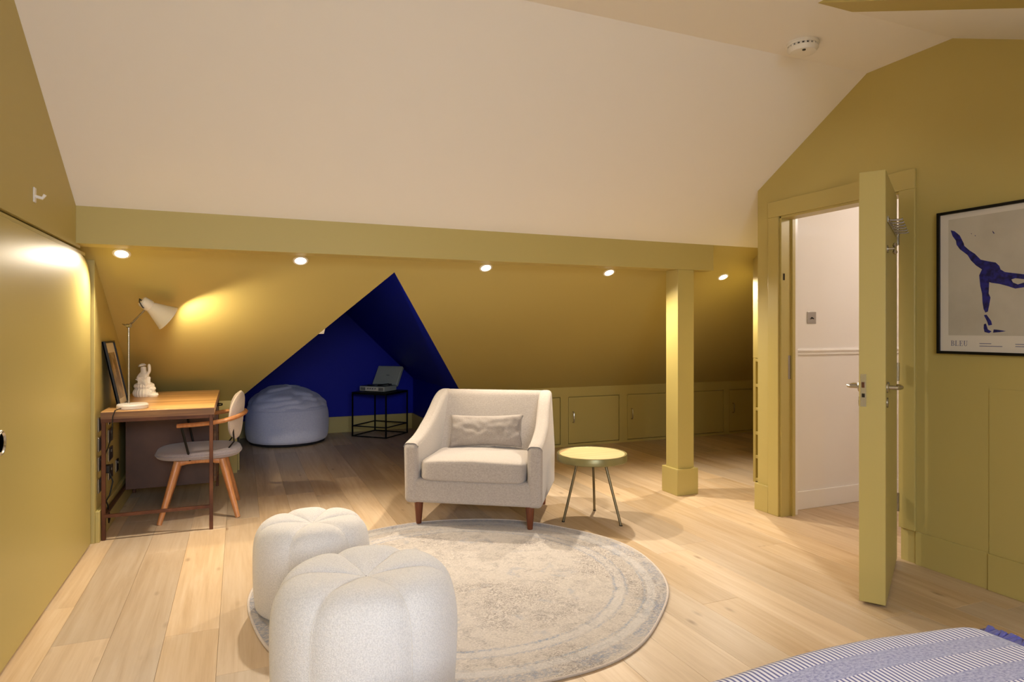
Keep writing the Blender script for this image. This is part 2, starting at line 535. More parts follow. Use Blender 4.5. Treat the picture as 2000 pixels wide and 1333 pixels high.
struct('trim_4', MB().box(-.86, -.812, YR, 4.36, 1.686, 1.703), M['trim'], 'track cover above the sliding doors')
dpoly = [(2.72, .012), (4.462, .012), (4.462, 1.53), (4.435, 1.595), (4.39, 1.64), (4.32, 1.668), (4.22, 1.684), (2.72, 1.684)]
d1 = struct('door_1', MB().prism(dpoly, 'X', -.845, XL), M['panel'], 'large mustard sliding door with flush round pull', bevel=.002)
mb = MB().lathe([(0.0, 0.0), (.034, 0.0), (.037, .004), (.042, .006), (.046, .003), (.047, 0)], 32)
pull = obj('flush_pull', mb, M['chrome'], d1, smooth=True, loc=(XL, 2.912, .853), rot=(0, R(90), 0))
struct('door_2', MB().box(-.845, XL, .95, 2.714, .012, 1.684), M['panel'], 'second mustard sliding door', bevel=.002)
struct('wall_left_near', MB().box(-.87, -.80, YR, .945, 0, 1.70), M['yellow'], 'mustard wall before the sliding doors')
# small white hook on the upper wall
hk = thing('wall_hook', 'small white hook on the mustard wall above the sliding door', 'hook', at(66, 381, X=XL + .002))
obj('plate', MB().box(0, .006, -.016, .016, -.032, .032), M['white_plastic'], hk, bevel=.004)
obj('peg', MB().tube([(.004, 0, -.005), (.03, 0, -.012), (.04, 0, .004)], .007, 8), M['white_plastic'], hk, smooth=True)

# ------------------------------------------------------------------ knee walls and nook
struct('wall_back_left', MB().box(-.87, NX0, YK, YK + .08, 0, ZK), M['yellow'], 'low mustard knee wall behind the desk')
mb = MB()
mb.slab([(NA[0], NA[1], zs(NA[1])), (NX0, YK, ZK), (NX0, NY + .05, ZK), (NA[0], NY + .05, zs(NA[1]))], (-.03, 0, .03))
struct('ceiling_nook_left', mb, M['blue'], 'blue nook slope')
mb = MB().slab([(NA[0], NA[1], zs(NA[1])), (NX1, YK, ZK), (NX1, NY + .05, ZK), (NA[0], NY + .05, zs(NA[1]))], (.03, 0, .03))
struct('ceiling_nook_right', mb, M['blue'], 'dark blue slope inside the nook')
struct('wall_nook_back', MB().prism([(NX0 - .05, 0), (NX1 + .05, 0), (NX1 + .05, ZK), (NA[0], zs(NA[1]) + .05), (NX0 - .05, ZK)], 'Y', NY, NY + .08), M['blue'], 'ultramarine blue gable wall of the nook')
struct('wall_nook_left', MB().box(NX0 - .06, NX0, YK + .081, NY, 0, ZK + .01), M['blue'], 'low blue side wall')
struct('wall_nook_right', MB().box(NX1, NX1 + .06, YK + .05, NY, 0, ZK + .01), M['blue'], 'low blue side wall')
struct('baseboard_nook_back', MB().box(NX0, NX1, NY - .02, NY, 0, .195), M['trim'], 'pale mustard baseboard of the nook', bevel=.003)
struct('baseboard_nook_right', MB().box(NX1 - .02, NX1, YK + .05, NY - .02, 0, .195), M['trim'], 'pale mustard baseboard of the nook', bevel=.003)
struct('baseboard_nook_left', MB().box(NX0, NX0 + .02, YK + .1, NY - .02, 0, .195), M['trim'], 'pale mustard baseboard of the nook', bevel=.003)
# small cream flake on the slanting edge of the nook
e0, e1 = Vector((NA[0], NA[1], zs(NA[1]))), Vector((NX0, YK, ZK))
fp = e0.lerp(e1, .405)
ed = (e1 - e0).normalized()
nn = Vector((0, -SL, -1)).normalized(); sd = ed.cross(nn).normalized()
if sd.x < 0: sd = -sd
tag(obj('plaster_flake', MB().slab([fp - ed * .045 - nn * -.002, fp + ed * .04 + nn * .002, fp + ed * .018 + sd * .03 + nn * .004], nn * -.004), M['white']), 'small cream flake on the slanting edge of the blue nook', 'flake')

# right knee wall with cupboards
doors = [(2.54, 3.172), (3.277, 3.907), (4.021, 4.650), (4.752, 5.371), (5.465, 5.98)]
DZ0, DZ1 = .032, .53
mb = MB().box(NX1, XE, YK + .03, YK + .06, 0, ZK + .005)
mb.box(NX1, XE, YK, YK + .03, DZ1 + .007, ZK + .005)
mb.box(NX1, XE, YK, YK + .03, 0, DZ0 - .006)
xs = [NX1] + [q for d in doors for q in (d[0] - .006, d[1] + .006)] + [XE]
for i in range(0, len(xs), 2):
    mb.box(xs[i], xs[i + 1], YK, YK + .03, DZ0 - .006, DZ1 + .007)
struct('wall_back', mb, M['trim'], 'low mustard knee wall with inset cupboard doors')
dlab = ['mustard cupboard door in the knee wall hidden partly by the armchair',
        'whole mustard cupboard door in the knee wall above the round side table',
        'mustard cupboard door in the knee wall running in behind the post from the armchair side',
        'handleless looking mustard cupboard door in the knee wall between post and bookcase',
        'last mustard cupboard door in the knee wall, cut off by the bookcase']
for (a, b), lb in zip(doors, dlab):
    t = thing('cupboard_door', lb, 'cupboard door', ((a + b) / 2, YK, DZ0), group='knee wall cupboards')
    wd = (b - a) / 2
    obj('door_panel', MB().box(-wd, wd, .004, .026, 0, DZ1 - DZ0), M['trim'], t, bevel=.002)
    hx = -wd + .05
    obj('handle', MB().tube([(hx, .004, .225), (hx, -.02, .228), (hx, -.026, .24), (hx, -.026, .325), (hx, -.02, .337), (hx, .004, .34)], .006, 8), M['chrome'], t, smooth=True)

# eaves: right closure and block with shelves
XB_, YBL = 3.94, 4.215
struct('wall_eaves_end', MB().box(XE, XE + .1, 3.5, YK + .1, 0, 2.3), M['yellow'], 'mustard wall at the far end of the eaves')
mb = MB().prism([(3.54, 1.03), (YBL, 1.03), (YBL, zs(YBL)), (3.54, zs(3.54))], 'X', XB_, XE)
struct('wall_eaves_block', mb, M['yellow'], 'mustard wall above the bookcase')
W2 = 3.51
struct('wall_hall_partition', MB().box(W2, XE, 3.455, 3.54, 0, 2.42), M['yellow'], 'partition between hall and eaves')
bc = thing('bookcase', 'mustard built in open bookcase behind the door pillar', 'bookcase', (XB_, 3.91, 0))
obj('back_panel', MB().box(.28, .30, -.305, .305, 0, 1.028), M['trim'], bc)
for yy in (-.29, .275): obj('side_panel', MB().box(0, .28, yy, yy + .03, 0, 1.028), M['trim'], bc, bevel=.002)
for z in (1.0, .79, .595, .396, .2, .012): obj('shelf', MB().box(0, .28, -.26, .275, z, z + .026), M['trim'], bc, bevel=.002)

# ------------------------------------------------------------------ right wall with doorway
OY0, OY1, OZ = 2.482, 3.36, 2.034
W2 = 3.51
def ztop(y):
    return ZC if YN <= y <= YF else (zn(y) if y < YN else zs(y))
mb = MB()
mb.prism([(YR, 0), (OY0, 0), (OY0, ztop(OY0)), (YN, ZC), (YR, zn(YR))], 'X', XR, W2)
mb.prism([(OY1, 0), (3.558, 0), (3.558, zs(3.558)), (OY1, zs(OY1))], 'X', XR, W2)
mb.prism([(OY0, OZ), (OY1, OZ), (OY1, zs(OY1)), (YF, ZC), (OY0, ZC)], 'X', XR, W2)
struct('wall_right', mb, M['yellow'], 'mustard gable wall with the doorway')
struct('wall_right_pier', MB().box(XR - .004, XR, YR, 2.022, 0, .98), M['yellow'], 'slightly proud lower section of the right wall')
mb = MB().prism([(XR - .016, 3.448), (XR, 3.448), (XR, 3.558), (XR + .14, 3.558), (XR + .14, 3.574), (XR - .016, 3.574)], 'Z', 0, BB)
struct('baseboard_right_pillar', mb, M['trim'], 'mustard baseboard at the pillar', bevel=.002)
mb = MB().box(XR - .010, XR, 2.022, 2.393, 0, .178)
mb.box(XR - .016, XR, YR, 2.022, 0, .178)
struct('baseboard_right', mb, M['trim'], 'mustard baseboard on the right wall', bevel=.002)
# casing and lining
cas = struct('trim_5', MB().box(XR - .016, XR, OY1 - .005, 3.448, 0, OZ - .004), M['trim'], 'mustard door casing', bevel=.003)
obj('casing_head', MB().box(XR - .016, XR, 2.393, 3.448, OZ - .004, 2.138), M['trim'], cas, bevel=.003)
obj('casing_side', MB().box(XR - .016, XR, 2.393, OY0 + .004, .178, OZ - .004), M['trim'], cas, bevel=.003)
obj('lining', MB().box(XR - .001, W2 - .03, OY1 - .018, OY1, 0, OZ), M['trim'], cas, bevel=.002)
obj('lining', MB().box(XR - .001, W2 - .03, OY0, OY1, OZ - .018, OZ), M['trim'], cas, bevel=.002)
obj('stop', MB().box(W2 - .055, W2 - .03, OY1 - .032, OY1 - .018, 0, OZ - .018), M['trim'], cas)
obj('lining', MB().box(W2 - .03, W2 + .012, OY1 - .012, OY1 + .06, 0, OZ + .06), M['hall_trim'], cas)
obj('lining', MB().box(W2 - .03, W2 + .012, OY0, OY1 + .06, OZ, OZ + .06), M['hall_trim'], cas)
obj('strike_plate', MB().box(XR + .06, XR + .085, OY1 - .0195, OY1 - .0175, .93, 1.09), M['chrome'], cas)
obj('keep', MB().box(XR + .015, XR + .03, OY1 - .0195, OY1 - .0175, 1.60, 1.645), M['gap'], cas)

# door leaf, open about 124 degrees
Ax, Ay = 2.703, 2.065
ux, uy = 0.836, 0.548                      # towards the hinge
dr = struct('door_3', MB().box(0, .742, 0, .108, .012, 1.995), M['trim'], 'thick mustard door standing open into the room', bevel=.0025,
            loc=(Ax, Ay, 0), rot=(0, 0, math.atan2(uy, ux)))
obj('latch_plate', MB().box(-.0015, .001, .078, .102, .912, 1.062), M['chrome'], dr)
obj('latch_bolt', MB().box(-.012, .001, .084, .096, 1.0, 1.025), M['rust'], dr)
obj('dead_bolt', MB().box(-.006, .001, .084, .096, .955, .972), M['gap'], dr)
for sgn, y0, zz in ((-1, 0.0, 1.0), (1, .108, 1.0)):
    h = obj('lever_handle', MB().lathe([(0, 0), (.026, 0), (.026, .006), (.022, .010), (.010, .011), (.010, .045), (0, .045)], 24), M['chrome'], dr, smooth=True,
            loc=(.062, y0, zz), rot=(R(90) if sgn < 0 else R(-90), 0, 0))
    z1 = 1
    pth = [(0, 0, .036), (.012, 0, .05), (.035, 0, .055), (.075, 0, .053), (.110, 0, .046), (.122, 0, .034)]
    obj('lever', MB().tube(pth, [.0095, .0105, .010, .0095, .009, .008], 10), M['chrome'], h, smooth=True)
    obj('key_rose', MB().lathe([(0, 0), (.024, 0), (.024, .006), (.006, .008), (0, .006)], 24), M['chrome'], dr, smooth=True,
        loc=(.062, y0, .93), rot=(R(90) if sgn < 0 else R(-90), 0, 0))
for z0 in (.27, .985, 1.73):
    hg = obj('hinge', MB().tube([(.752, -.004, z0), (.752, -.004, z0 + .10)], .0075, 10), M['chrome'], dr, smooth=True)
    obj('hinge_leaf', MB().box(.741, .744, .0, .035, z0, z0 + .10), M['chrome'], hg)
# coat rack of steel bars and a hook on the door face towards the wall
rk = thing('coat_rack', 'steel coat rack with a row of straight pegs high on the open door', 'coat rack', (Ax, Ay, 0), rot=(0, 0, math.atan2(uy, ux)))
obj('rail', MB().box(.08, .66, -.006, 0, 1.765, 1.795), M['chrome'], rk, bevel=.002)
for k in range(6):
    xx = .12 + k * .1
    pgo = obj('peg', MB().tube([(xx, -.004, 1.78), (xx, -.05, 1.778), (xx, -.06, 1.782)], [.005, .005, .006], 10), M['chrome'], rk, smooth=True)
    obj('peg_rose', MB().lathe([(0, 0), (.011, 0), (.009, .004), (0, .004)], 16), M['chrome'], pgo, smooth=True, loc=(xx, -.006, 1.78), rot=(R(90), 0, 0))
hk2 = thing('coat_hook', 'small round steel double hook on the open door below the rack', 'hook', (Ax, Ay, 0), rot=(0, 0, math.atan2(uy, ux)))
obj('rose', MB().lathe([(0, 0), (.018, 0), (.018, .005), (.006, .007), (.006, .03), (0, .03)], 20), M['chrome'], hk2, smooth=True, loc=(.07, 0, 1.64), rot=(R(90), 0, 0))
for dz in (.016, -.016):
    obj('knob', MB().lathe([(0, -.011), (.007, -.009), (.011, 0), (.007, .009), (0, .011)], 16), M['chrome'], hk2, smooth=True, loc=(.07, -.032, 1.64 + dz))

# hall beyond
struct('wall_hall', MB().box(W2, XE, 3.4405, 3.454, 0, 2.42), M['hall'], 'white hall wall seen through the doorway')
struct('baseboard_hall', MB().box(W2 + .013, XE, 3.426, 3.4405, 0, .127), M['hall_trim'], 'white hall baseboard', bevel=.003)
struct('trim_6', MB().prism([(3.4405, 1.085), (3.430, 1.087), (3.428, 1.095), (3.432, 1.10), (3.424, 1.107), (3.418, 1.118), (3.424, 1.128), (3.4405, 1.134)], 'X', W2 + .09, XE), M['hall_trim'], 'white dado rail in the hall')
struct('ceiling_hall', MB().box(W2, XE, .6, 3.455, 2.42, 2.47), M['hall'], 'white hall ceiling')
struct('wall_hall_end', MB().box(XE, XE + .08, .6, 3.5, 0, 2.42), M['hall'], 'white hall end wall')
struct('wall_hall_near', MB().box(W2, XE, .55, .6, 0, 2.42), M['hall'], 'white near hall wall')
struct('wall_hall_side', MB().box(W2, W2 + .004, .6, OY0 - .001, 0, 2.42), M['hall'], 'white hall side of the wall')
sw = thing('light_switch', 'square grey metal switch plate on the white hall wall', 'switch', at(1584.5, 621, Y=3.44))
obj('plate', MB().box(-.042, .042, -.005, .0, -.042, .042), M['chrome'], sw, bevel=.002)
obj('toggle', MB().tube([(0, -.004, 0), (.004, -.018, -.008)], [.006, .004], 10), M['dark_plastic'], sw, smooth=True)

# rear wall with the dormer window (behind the camera)
wx0, wx1, wz0, wz1 = -.65, 1.15, .95, 2.42
mb = MB()
mb.box(-.95, wx0, YR - .1, YR, 0, ZC); mb.box(wx1, 2.654, YR - .1, YR, 0, ZC)
mb.box(wx0, wx1, YR - .1, YR, 0, wz0); mb.box(wx0, wx1, YR - .1, YR, wz1, ZC)
mb.box(2.654, W2, YR - .1, YR, 0, zn(YR) + .05)
struct('wall_rear', mb, M['yellow'], 'mustard wall with the dormer window')
wn = struct('window_1', MB().box(wx0, wx1, YR - .07, YR - .03, wz0, wz0 + .06), M['hall_trim'], 'white dormer window')
obj('window_frame', MB().box(wx0, wx1, YR - .07, YR - .03, wz1 - .06, wz1), M['hall_trim'], wn)
for x in (wx0, (wx0 + wx1) / 2 - .03, wx1 - .06):
    obj('window_frame', MB().box(x, x + .06, YR - .07, YR - .03, wz0 + .06, wz1 - .06), M['hall_trim'], wn)
for x0, x1 in ((wx0 + .06, (wx0 + wx1) / 2 - .03), ((wx0 + wx1) / 2 + .03, wx1 - .06)):
    obj('pane', MB().box(x0, x1, YR - .054, YR - .048, wz0 + .06, wz1 - .06), M['glass'], wn)

# ------------------------------------------------------------------ downlights
def spot(name, loc, aim, energy, size=120, blend=0.5, col=WARM, rad=0.025):
    d = bpy.data.lights.new(name, 'SPOT'); d.energy = energy; d.color = col
    d.spot_size = R(size); d.spot_blend = blend; d.shadow_soft_size = rad
    o = bpy.data.objects.new(name, d); COL.objects.link(o)
    o.location = loc
    o.rotation_euler = Vector(aim).to_track_quat('-Z', 'Y').to_euler()
    return o
nrm = Vector((0, -SL, -1)).normalized()          # slope normal into the room
dl_lab = ['lit round downlight in the slope above the desk lamp', 'lit round downlight in the slope above the desk chair and bean bag',
          'lit round downlight in the slope above the grey armchair', 'lit round downlight in the slope above the round side table',
          'lit round downlight in the slope right of the post']
ring_me = MB().lathe([(.034, .0), (.036, -.004), (.043, -.005), (.048, -.002), (.048, .004), (.034, .004), (.034, 0)], 32)
for i, x in enumerate((-.643, .366, 1.653, 2.689, 3.819)):
    y = 4.437
    p = Vector((x, y, zs(y))) + nrm * .001
    q = (-nrm).to_track_quat('Z', 'Y').to_euler()
    t = thing('downlight', dl_lab[i], 'downlight', p, rot=q, group='downlights in the slope')
    obj('bezel', ring_me, M['white_plastic'], t, smooth=True)
    obj('lens', MB().lathe([(0, -.003), (.034, -.003), (.034, .0), (0, 0)], 24), M['lamp_lens'], t)
    spot('downlight_beam', p + nrm * .012, nrm, SPOT_W * (0.52, 1, 1, 1, 0.85)[i], 125, 0.7)
# hall ceiling light
hp = Vector((4.6, 2.3, 2.42))
t = thing('hall_downlight', 'lit round downlight in the white hall ceiling', 'downlight', hp)
obj('bezel', ring_me, M['white_plastic'], t, smooth=True)
obj('lens', MB().lathe([(0, -.003), (.034, -.003), (.034, .0), (0, 0)], 24), M['lamp_lens'], t)
hl = bpy.data.lights.new('hall_glow', 'POINT'); hl.energy = 27; hl.color = (1.0, .86, .74); hl.shadow_soft_size = .06
ho = bpy.data.objects.new('hall_glow', hl); ho.location = hp - Vector((0, 0, .12)); COL.objects.link(ho)

# smoke detector
sp = at(1568, 84, Z=ZC)
sm = thing('smoke_detector', 'round white smoke detector on the flat ceiling', 'smoke detector', (sp.x, sp.y, ZC))
sm.scale = (1.4, 1.4, 1.25)
obj('base', MB().lathe([(0, 0), (.056, 0), (.057, -.010), (.054, -.014), (0, -.014)], 40), M['white_plastic'], sm, smooth=True)
obj('vent_slot', MB().lathe([(0, -.014), (.047, -.014), (.047, -.022), (0, -.022)], 40), M['dark_plastic'], sm, smooth=True)
for k in range(20):
    a = 2 * PI * k / 20
    obj('vent_rib', MB().box(.046, .052, -.004, .004, -.022, -.014), M['white_plastic'], sm, rot=(0, 0, a))
obj('cover', MB().lathe([(0, -.022), (.054, -.022), (.054, -.026), (.046, -.040), (.03, -.044), (0, -.044)], 40), M['white_plastic'], sm, smooth=True)
obj('test_button', MB().lathe([(0, 0), (.006, 0), (.006, -.003), (0, -.003)], 16), M['dark_plastic'], sm, loc=(-.022, -.026, -.0425))

# ================================================================== furniture
def wobj(name, mb, m, root, **k):
    """part given in world coordinates under an unrotated root"""
    o = obj(name, mb, m, root, **k)
    o.location = -Vector(root.location)
    return o

def superbox(hx, hy, hz, e=0.35, nu=40, nv=20, fn=None):
    """rounded cushion-like solid"""
    def sgnp(v, p): return math.copysign(abs(v) ** p, v)
    def f(u, v):
        th = 2 * PI * u; ph = PI * (v - .5)
        cp = sgnp(math.cos(ph), e)
        p = Vector((hx * cp * sgnp(math.cos(th), e), hy * cp * sgnp(math.sin(th), e), hz * sgnp(math.sin(ph), e)))
        return fn(p) if fn else p
    return MB().grid(nu, nv, f, close_u=True)

# ------------------------------------------------------------------ round rug
RC = Vector((1.046, 3.133, 0))
def rug_r(t):
    return 1.02 + .012 * math.sin(3 * t + .6) + .010 * math.sin(5 * t + 2.0) + .006 * math.sin(9 * t)
rg = thing('rug', 'round faded beige and blue patterned rug with a pale bound edge', 'rug', RC)
seg = 128
V, F = [(0, 0, .008)], []
rings = (.2, .4, .6, .8, .97, 1.0)
for q in rings:
    for k in range(seg):
        t = 2 * PI * k / seg
        r = rug_r(t) * q if q > .9 else 1.02 * q + (rug_r(t) - 1.02) * q * q
        V.append((r * math.cos(t), r * math.sin(t), .008))
for k in range(seg): V.append((V[1 + (len(rings) - 1) * seg + k][0], V[1 + (len(rings) - 1) * seg + k][1], .001))
for k in range(seg): F.append((0, 1 + k, 1 + (k + 1) % seg))
for i in range(len(rings)):
    for k in range(seg):
        a, b = 1 + i * seg, 1 + (i + 1) * seg
        F.append((a + k, b + k, b + (k + 1) % seg, a + (k + 1) % seg))
obj('pile', MB().add(V, F), M['rug'], rg)
pth = [((rug_r(t) + .002) * math.cos(t), (rug_r(t) + .002) * math.sin(t), .0055) for t in [2 * PI * k / 160 for k in range(161)]]
obj('binding', MB().tube(pth, .0055, 8), M['rug_edge'], rg, smooth=True)

# ------------------------------------------------------------------ poufs
def pouf(label, c, Rr, H, seam0, z0):
    t = thing('pouf', label, 'pouf', (c[0], c[1], z0), rz=seam0, group='ivory pumpkin poufs')
    prof = [(.0, .012), (.6, .0), (.84, .0), (.90, .012), (.945, .05), (.97, .12), (.99, .25), (1.0, .42), (1.0, .58), (.99, .70), (.965, .80),
            (.92, .88), (.85, .945), (.75, .985), (.64, 1.0), (.52, 1.0), (.40, .988), (.29, .975), (.19, .958), (.11, .940), (.05, .928), (.0, .922)]
    # refine the profile
    pr = []
    for i in range(len(prof) - 1):
        for k in range(3):
            f = k / 3
            pr.append((prof[i][0] * (1 - f) + prof[i + 1][0] * f, prof[i][1] * (1 - f) + prof[i + 1][1] * f))
    pr.append(prof[-1])
    for _ in range(2):
        pr = [pr[0]] + [((pr[i - 1][0] + 2 * pr[i][0] + pr[i + 1][0]) / 4, (pr[i - 1][1] + 2 * pr[i][1] + pr[i + 1][1]) / 4) for i in range(1, len(pr) - 1)] + [pr[-1]]
    nu = 180
    def f(u, v):
        i = v * (len(pr) - 1); i0 = min(int(i + 1e-6), len(pr) - 1)
        r, z = pr[i0]
        th = 2 * PI * u
        s = abs(math.sin(3 * th))
        crease = (1 - s) ** 2.6
        bulge = 1 - (1 - s) ** 1.6
        top = max(0, min(1, (z - .72) / .25)) if v > .3 else 0
        side = 1 - top
        rr = r * Rr * (1 - side * (.024 * (1 - bulge) + .012 * crease) * min(1, z * 6 + .2))
        rr *= 1 - top * .03 * (1 - bulge)
        prox = math.sin(PI * min(1, r)) if v > .3 else 0
        zz = z * H - top * (.006 * (1 - bulge) + .011 * crease) * min(1, r * 2.6)
        d = noise.noise(Vector((3 * rr * math.cos(th) + c[0] * 9, 3 * rr * math.sin(th), 4 * zz))) * .005
        return ((rr + d) * math.cos(th), (rr + d) * math.sin(th), zz if zz > 0 else 0)
    obj('body', MB().grid(nu, len(pr), f, close_u=True), M['boucle'], t, smooth=True, ang=60)
    sb = MB()
    for k in range(6):
        a = k * PI / 3
        path = [Vector(f(k / 6, v / 60)) for v in range(10, 60)]
        sb.tube(path, .0012, 6)
    obj('seam', sb, M['seam'], t, smooth=True)
    return t
c, s = math.cos(YAW), math.sin(YAW)
def camxy(px, d):
    xc = (px - 1000) / FPX * d
    return (c * xc + s * d, -s * xc + c * d)
def seam_dir(pc, off):     # seam angle: offset (deg, + = right in the picture) from the direction to the camera
    a = math.atan2(-pc[1], -pc[0])
    return a + R(off)
p1 = camxy(715, 2.20); p2 = camxy(610, 3.0)
pouf('larger ivory boucle pouf standing at the edge of the rug', p1, .312, .458, seam_dir(p1, 27), .012)
pouf('smaller ivory boucle pouf behind the larger one', p2, .262, .392, seam_dir(p2, -22), .012)

# ------------------------------------------------------------------ armchair
ac = thing('armchair', 'oatmeal linen armchair with swooping arms and brown tapered legs', 'armchair', (1.552, 4.196, 0), rz=math.atan2(-.543, .84))
obj('base', MB().box(-.43, .43, -.372, .33, .155, .31), M['linen'], ac, bevel=.02, seg=3)
def arc(pts, n=6):
    """Catmull-Rom through 2-D points"""
    P = [pts[0]] + list(pts) + [pts[-1]]
    out = []
    for i in range(1, len(P) - 2):
        for k in range(n):
            t = k / n
            q = []
            for d in range(2):
                p0, p1_, p2_, p3 = P[i - 1][d], P[i][d], P[i + 1][d], P[i + 2][d]
                q.append(.5 * (2 * p1_ + (p2_ - p0) * t + (2 * p0 - 5 * p1_ + 4 * p2_ - p3) * t * t + (3 * p1_ - p0 - 3 * p2_ + p3) * t ** 3))
            out.append(tuple(q))
    out.append(tuple(pts[-1]))
    return out
swoop = arc([(-.385, .535), (-.33, .548), (-.22, .565), (-.10, .60), (.02, .655), (.12, .72), (.20, .775), (.28, .812), (.36, .822), (.415, .815)], 5)
arm_poly = [(-.372, .15)] + swoop + [(.425, .40), (.40, .28), (.345, .15)]
def taper(y, z): return 1 - .075 * max(0, min(1, (y + .05) / .45)) * max(0, min(1, (z - .3) / .4))
for sx in (-1, 1):
    a, b = (.352, .447) if sx > 0 else (-.447, -.352)
    mb = MB().prism(arm_poly, 'X', a, b)
    # arms splay outwards a little with height
    mb.v = [((x + sx * .012 * max(0, (z - .3))) * taper(y, z), y, z) for x, y, z in mb.v]
    obj('arm', mb, M['linen'], ac, bevel=.030, seg=5, ang=50, clamp=False)
back = [(.10, .30), (.16, .42), (.245, .66), (.285, .77), (.30, .808), (.335, .823), (.41, .815), (.422, .40), (.398, .28), (.343, .16), (.10, .16)]
mb = MB().prism(back, 'X', -.438, .438)
mb.v = [(x * taper(y, z), y, z) for x, y, z in mb.v]
obj('backrest', mb, M['linen'], ac, bevel=.024, seg=4, ang=50, clamp=False)
def cush(p):
    q = Vector(p)
    f = 1 - (p.x / .345) ** 2
    q.z += .018 * max(0, f) * (1 if p.z > 0 else 0)
    if p.z > 0:
        q.z += .004 * noise.noise(Vector((p.x * 9, p.y * 9, 2)))
    return q
obj('seat_cushion', superbox(.343, .275, .066, .22, 64, 28, cush), M['linen'], ac, smooth=True, ang=80, loc=(0, -.125, .365))
for sx in (-1, 1):
    for sy, yy in ((-1, -.30), (1, .27)):
        zb = .0085 if sy < 0 else 0
        obj('leg', MB().lathe([(0, zb), (.0155, zb), (.0175, zb + .004), (.030, .16), (0, .16)], 24), M['walnut'], ac, smooth=True,
            loc=(sx * .365, yy - (.017 if sy < 0 else -.047), 0))
# lumbar cushion (rests on the chair: its own thing)
def pil(p):
    ex = 1 - abs(p.x / .26) ** 3; ez = 1 - abs(p.z / .115) ** 3
    q = Vector(p)
    q.y = p.y * (.28 + .72 * max(0, ex) ** .5 * max(0, ez) ** .5)
    pinch = 1 - .10 * (1 - abs(abs(p.x) / .26 - 1)) * 0
    q.x *= 1 - .05 * (1 - abs(p.z / .115) ** 2)
    q.z *= 1 - .10 * (1 - abs(p.x / .26) ** 2)
    q.y += .010 * noise.noise(Vector((p.x * 8, p.z * 16, 5))) + .006 * noise.noise(Vector((p.x * 22, p.z * 30, 1)))
    return q
def pillow_mb():
    mb = MB()
    def f(u, v, sg):
        x, z = (u * 2 - 1) * .26, (v * 2 - 1) * .115
        return pil(Vector((x, sg * .062, z)))
    mb.grid(48, 26, lambda u, v: f(u, v, 1)); mb.grid(48, 26, lambda u, v: f(u, v, -1))
    return mb
lc = ac.matrix_basis @ Vector((-.005, .055, .575)) if False else Vector((1.552, 4.196, 0)) + Vector((.84, -.543, 0)) * -.01 + Vector((.543, .84, 0)) * .10 + Vector((0, 0, .552))
tag(obj('lumbar_cushion', pillow_mb(), M['linen2'], smooth=True, ang=120, loc=lc, rot=(R(-17), R(-1.5), math.atan2(-.543, .84))),
    'small oblong taupe cushion leaning on the armchair back', 'cushion')

# ------------------------------------------------------------------ round side table
st = thing('side_table', 'round pale wood side table with raised brass rim and three metal legs', 'side table', (2.17, 3.80, 0))
M['brass'] = mat('olive brass paint', '8F8658', 0.35, 0.35)
M['leg_metal'] = mat('dull bronze legs', '7D745C', 0.35, 0.8)
obj('top', MB().lathe([(0, .405), (.218, .405), (.218, .4415), (0, .4415)], 64), M['light_wood'], st, smooth=True)
obj('rim', MB().lathe([(.218, .395), (.230, .395), (.233, .398), (.233, .440), (.231, .443), (.224, .443), (.2185, .440), (.218, .395)], 72), M['brass'], st, smooth=True)
for fx, fy in ((1.964, 3.816), (2.267, 3.593), (2.287, 3.968)):
    fx -= 2.17; fy -= 3.80
    L = math.hypot(fx, fy); kx, ky = fx / L * .10, fy / L * .10
    obj('leg', MB().tube([(kx, ky, .405), (fx, fy, .0)], [.009, .0085], 12), M['leg_metal'], st, smooth=True)
    obj('foot', MB().tube([(fx * .998, fy * .998, .006), (fx, fy, .0)], .010, 12), M['black'], st, smooth=True)

# ------------------------------------------------------------------ desk
DX0, DX1, DY0, DY1, DZ = -.765, -.148, 4.53, 5.80, .775
dk = thing('desk', 'worn wooden desk with brown metal frame and end drawers', 'desk', ((DX0 + DX1) / 2, (DY0 + DY1) / 2, 0))
wobj('top', MB().box(DX0, DX1, DY0, DY1, DZ - .045, DZ), M['desk_wood'], dk, bevel=.003)
wobj('edge_band', MB().box(DX0 - .001, DX1 + .001, DY0 - .004, DY0 + .002, DZ - .046, DZ - .006), M['desk_edge'], dk)
lw = .022
for x, y in ((DX0 + .012, DY0 + .02), (DX1 - .018, DY0 + .012), (DX0 + .012, DY1 - .02), (DX1 - .018, DY1 - .02)):
    wobj('leg', MB().box(x - lw / 2, x + lw / 2, y - lw / 2, y + lw / 2, 0, DZ - .045), M['rust'], dk, bevel=.002)
zr = DZ - .044
wobj('frame_rail', MB().box(DX0, DX1, DY0 + .004, DY0 + .026, DZ - .068, DZ - .045), M['rust'], dk, bevel=.001)
wobj('frame_rail', MB().box(DX1 - .029, DX1 - .007, DY0 + .02, DY1 - .02, DZ - .068, DZ - .045), M['rust'], dk, bevel=.001)
wobj('stretcher', MB().box(DX0 + .012, DX1 - .018, DY0 + .006, DY0 + .024, .135, .155), M['rust'], dk, bevel=.001)
wobj('stretcher', MB().box(DX0 + .002, DX0 + .022, DY0 + .02, DY1 - .02, .135, .155), M['rust'], dk, bevel=.001)
PY0 = 5.30
wobj('pedestal', MB().box(DX0 + .02, DX1 - .03, PY0, DY1 - .03, .13, DZ - .047), M['rust_dark'], dk, bevel=.002)
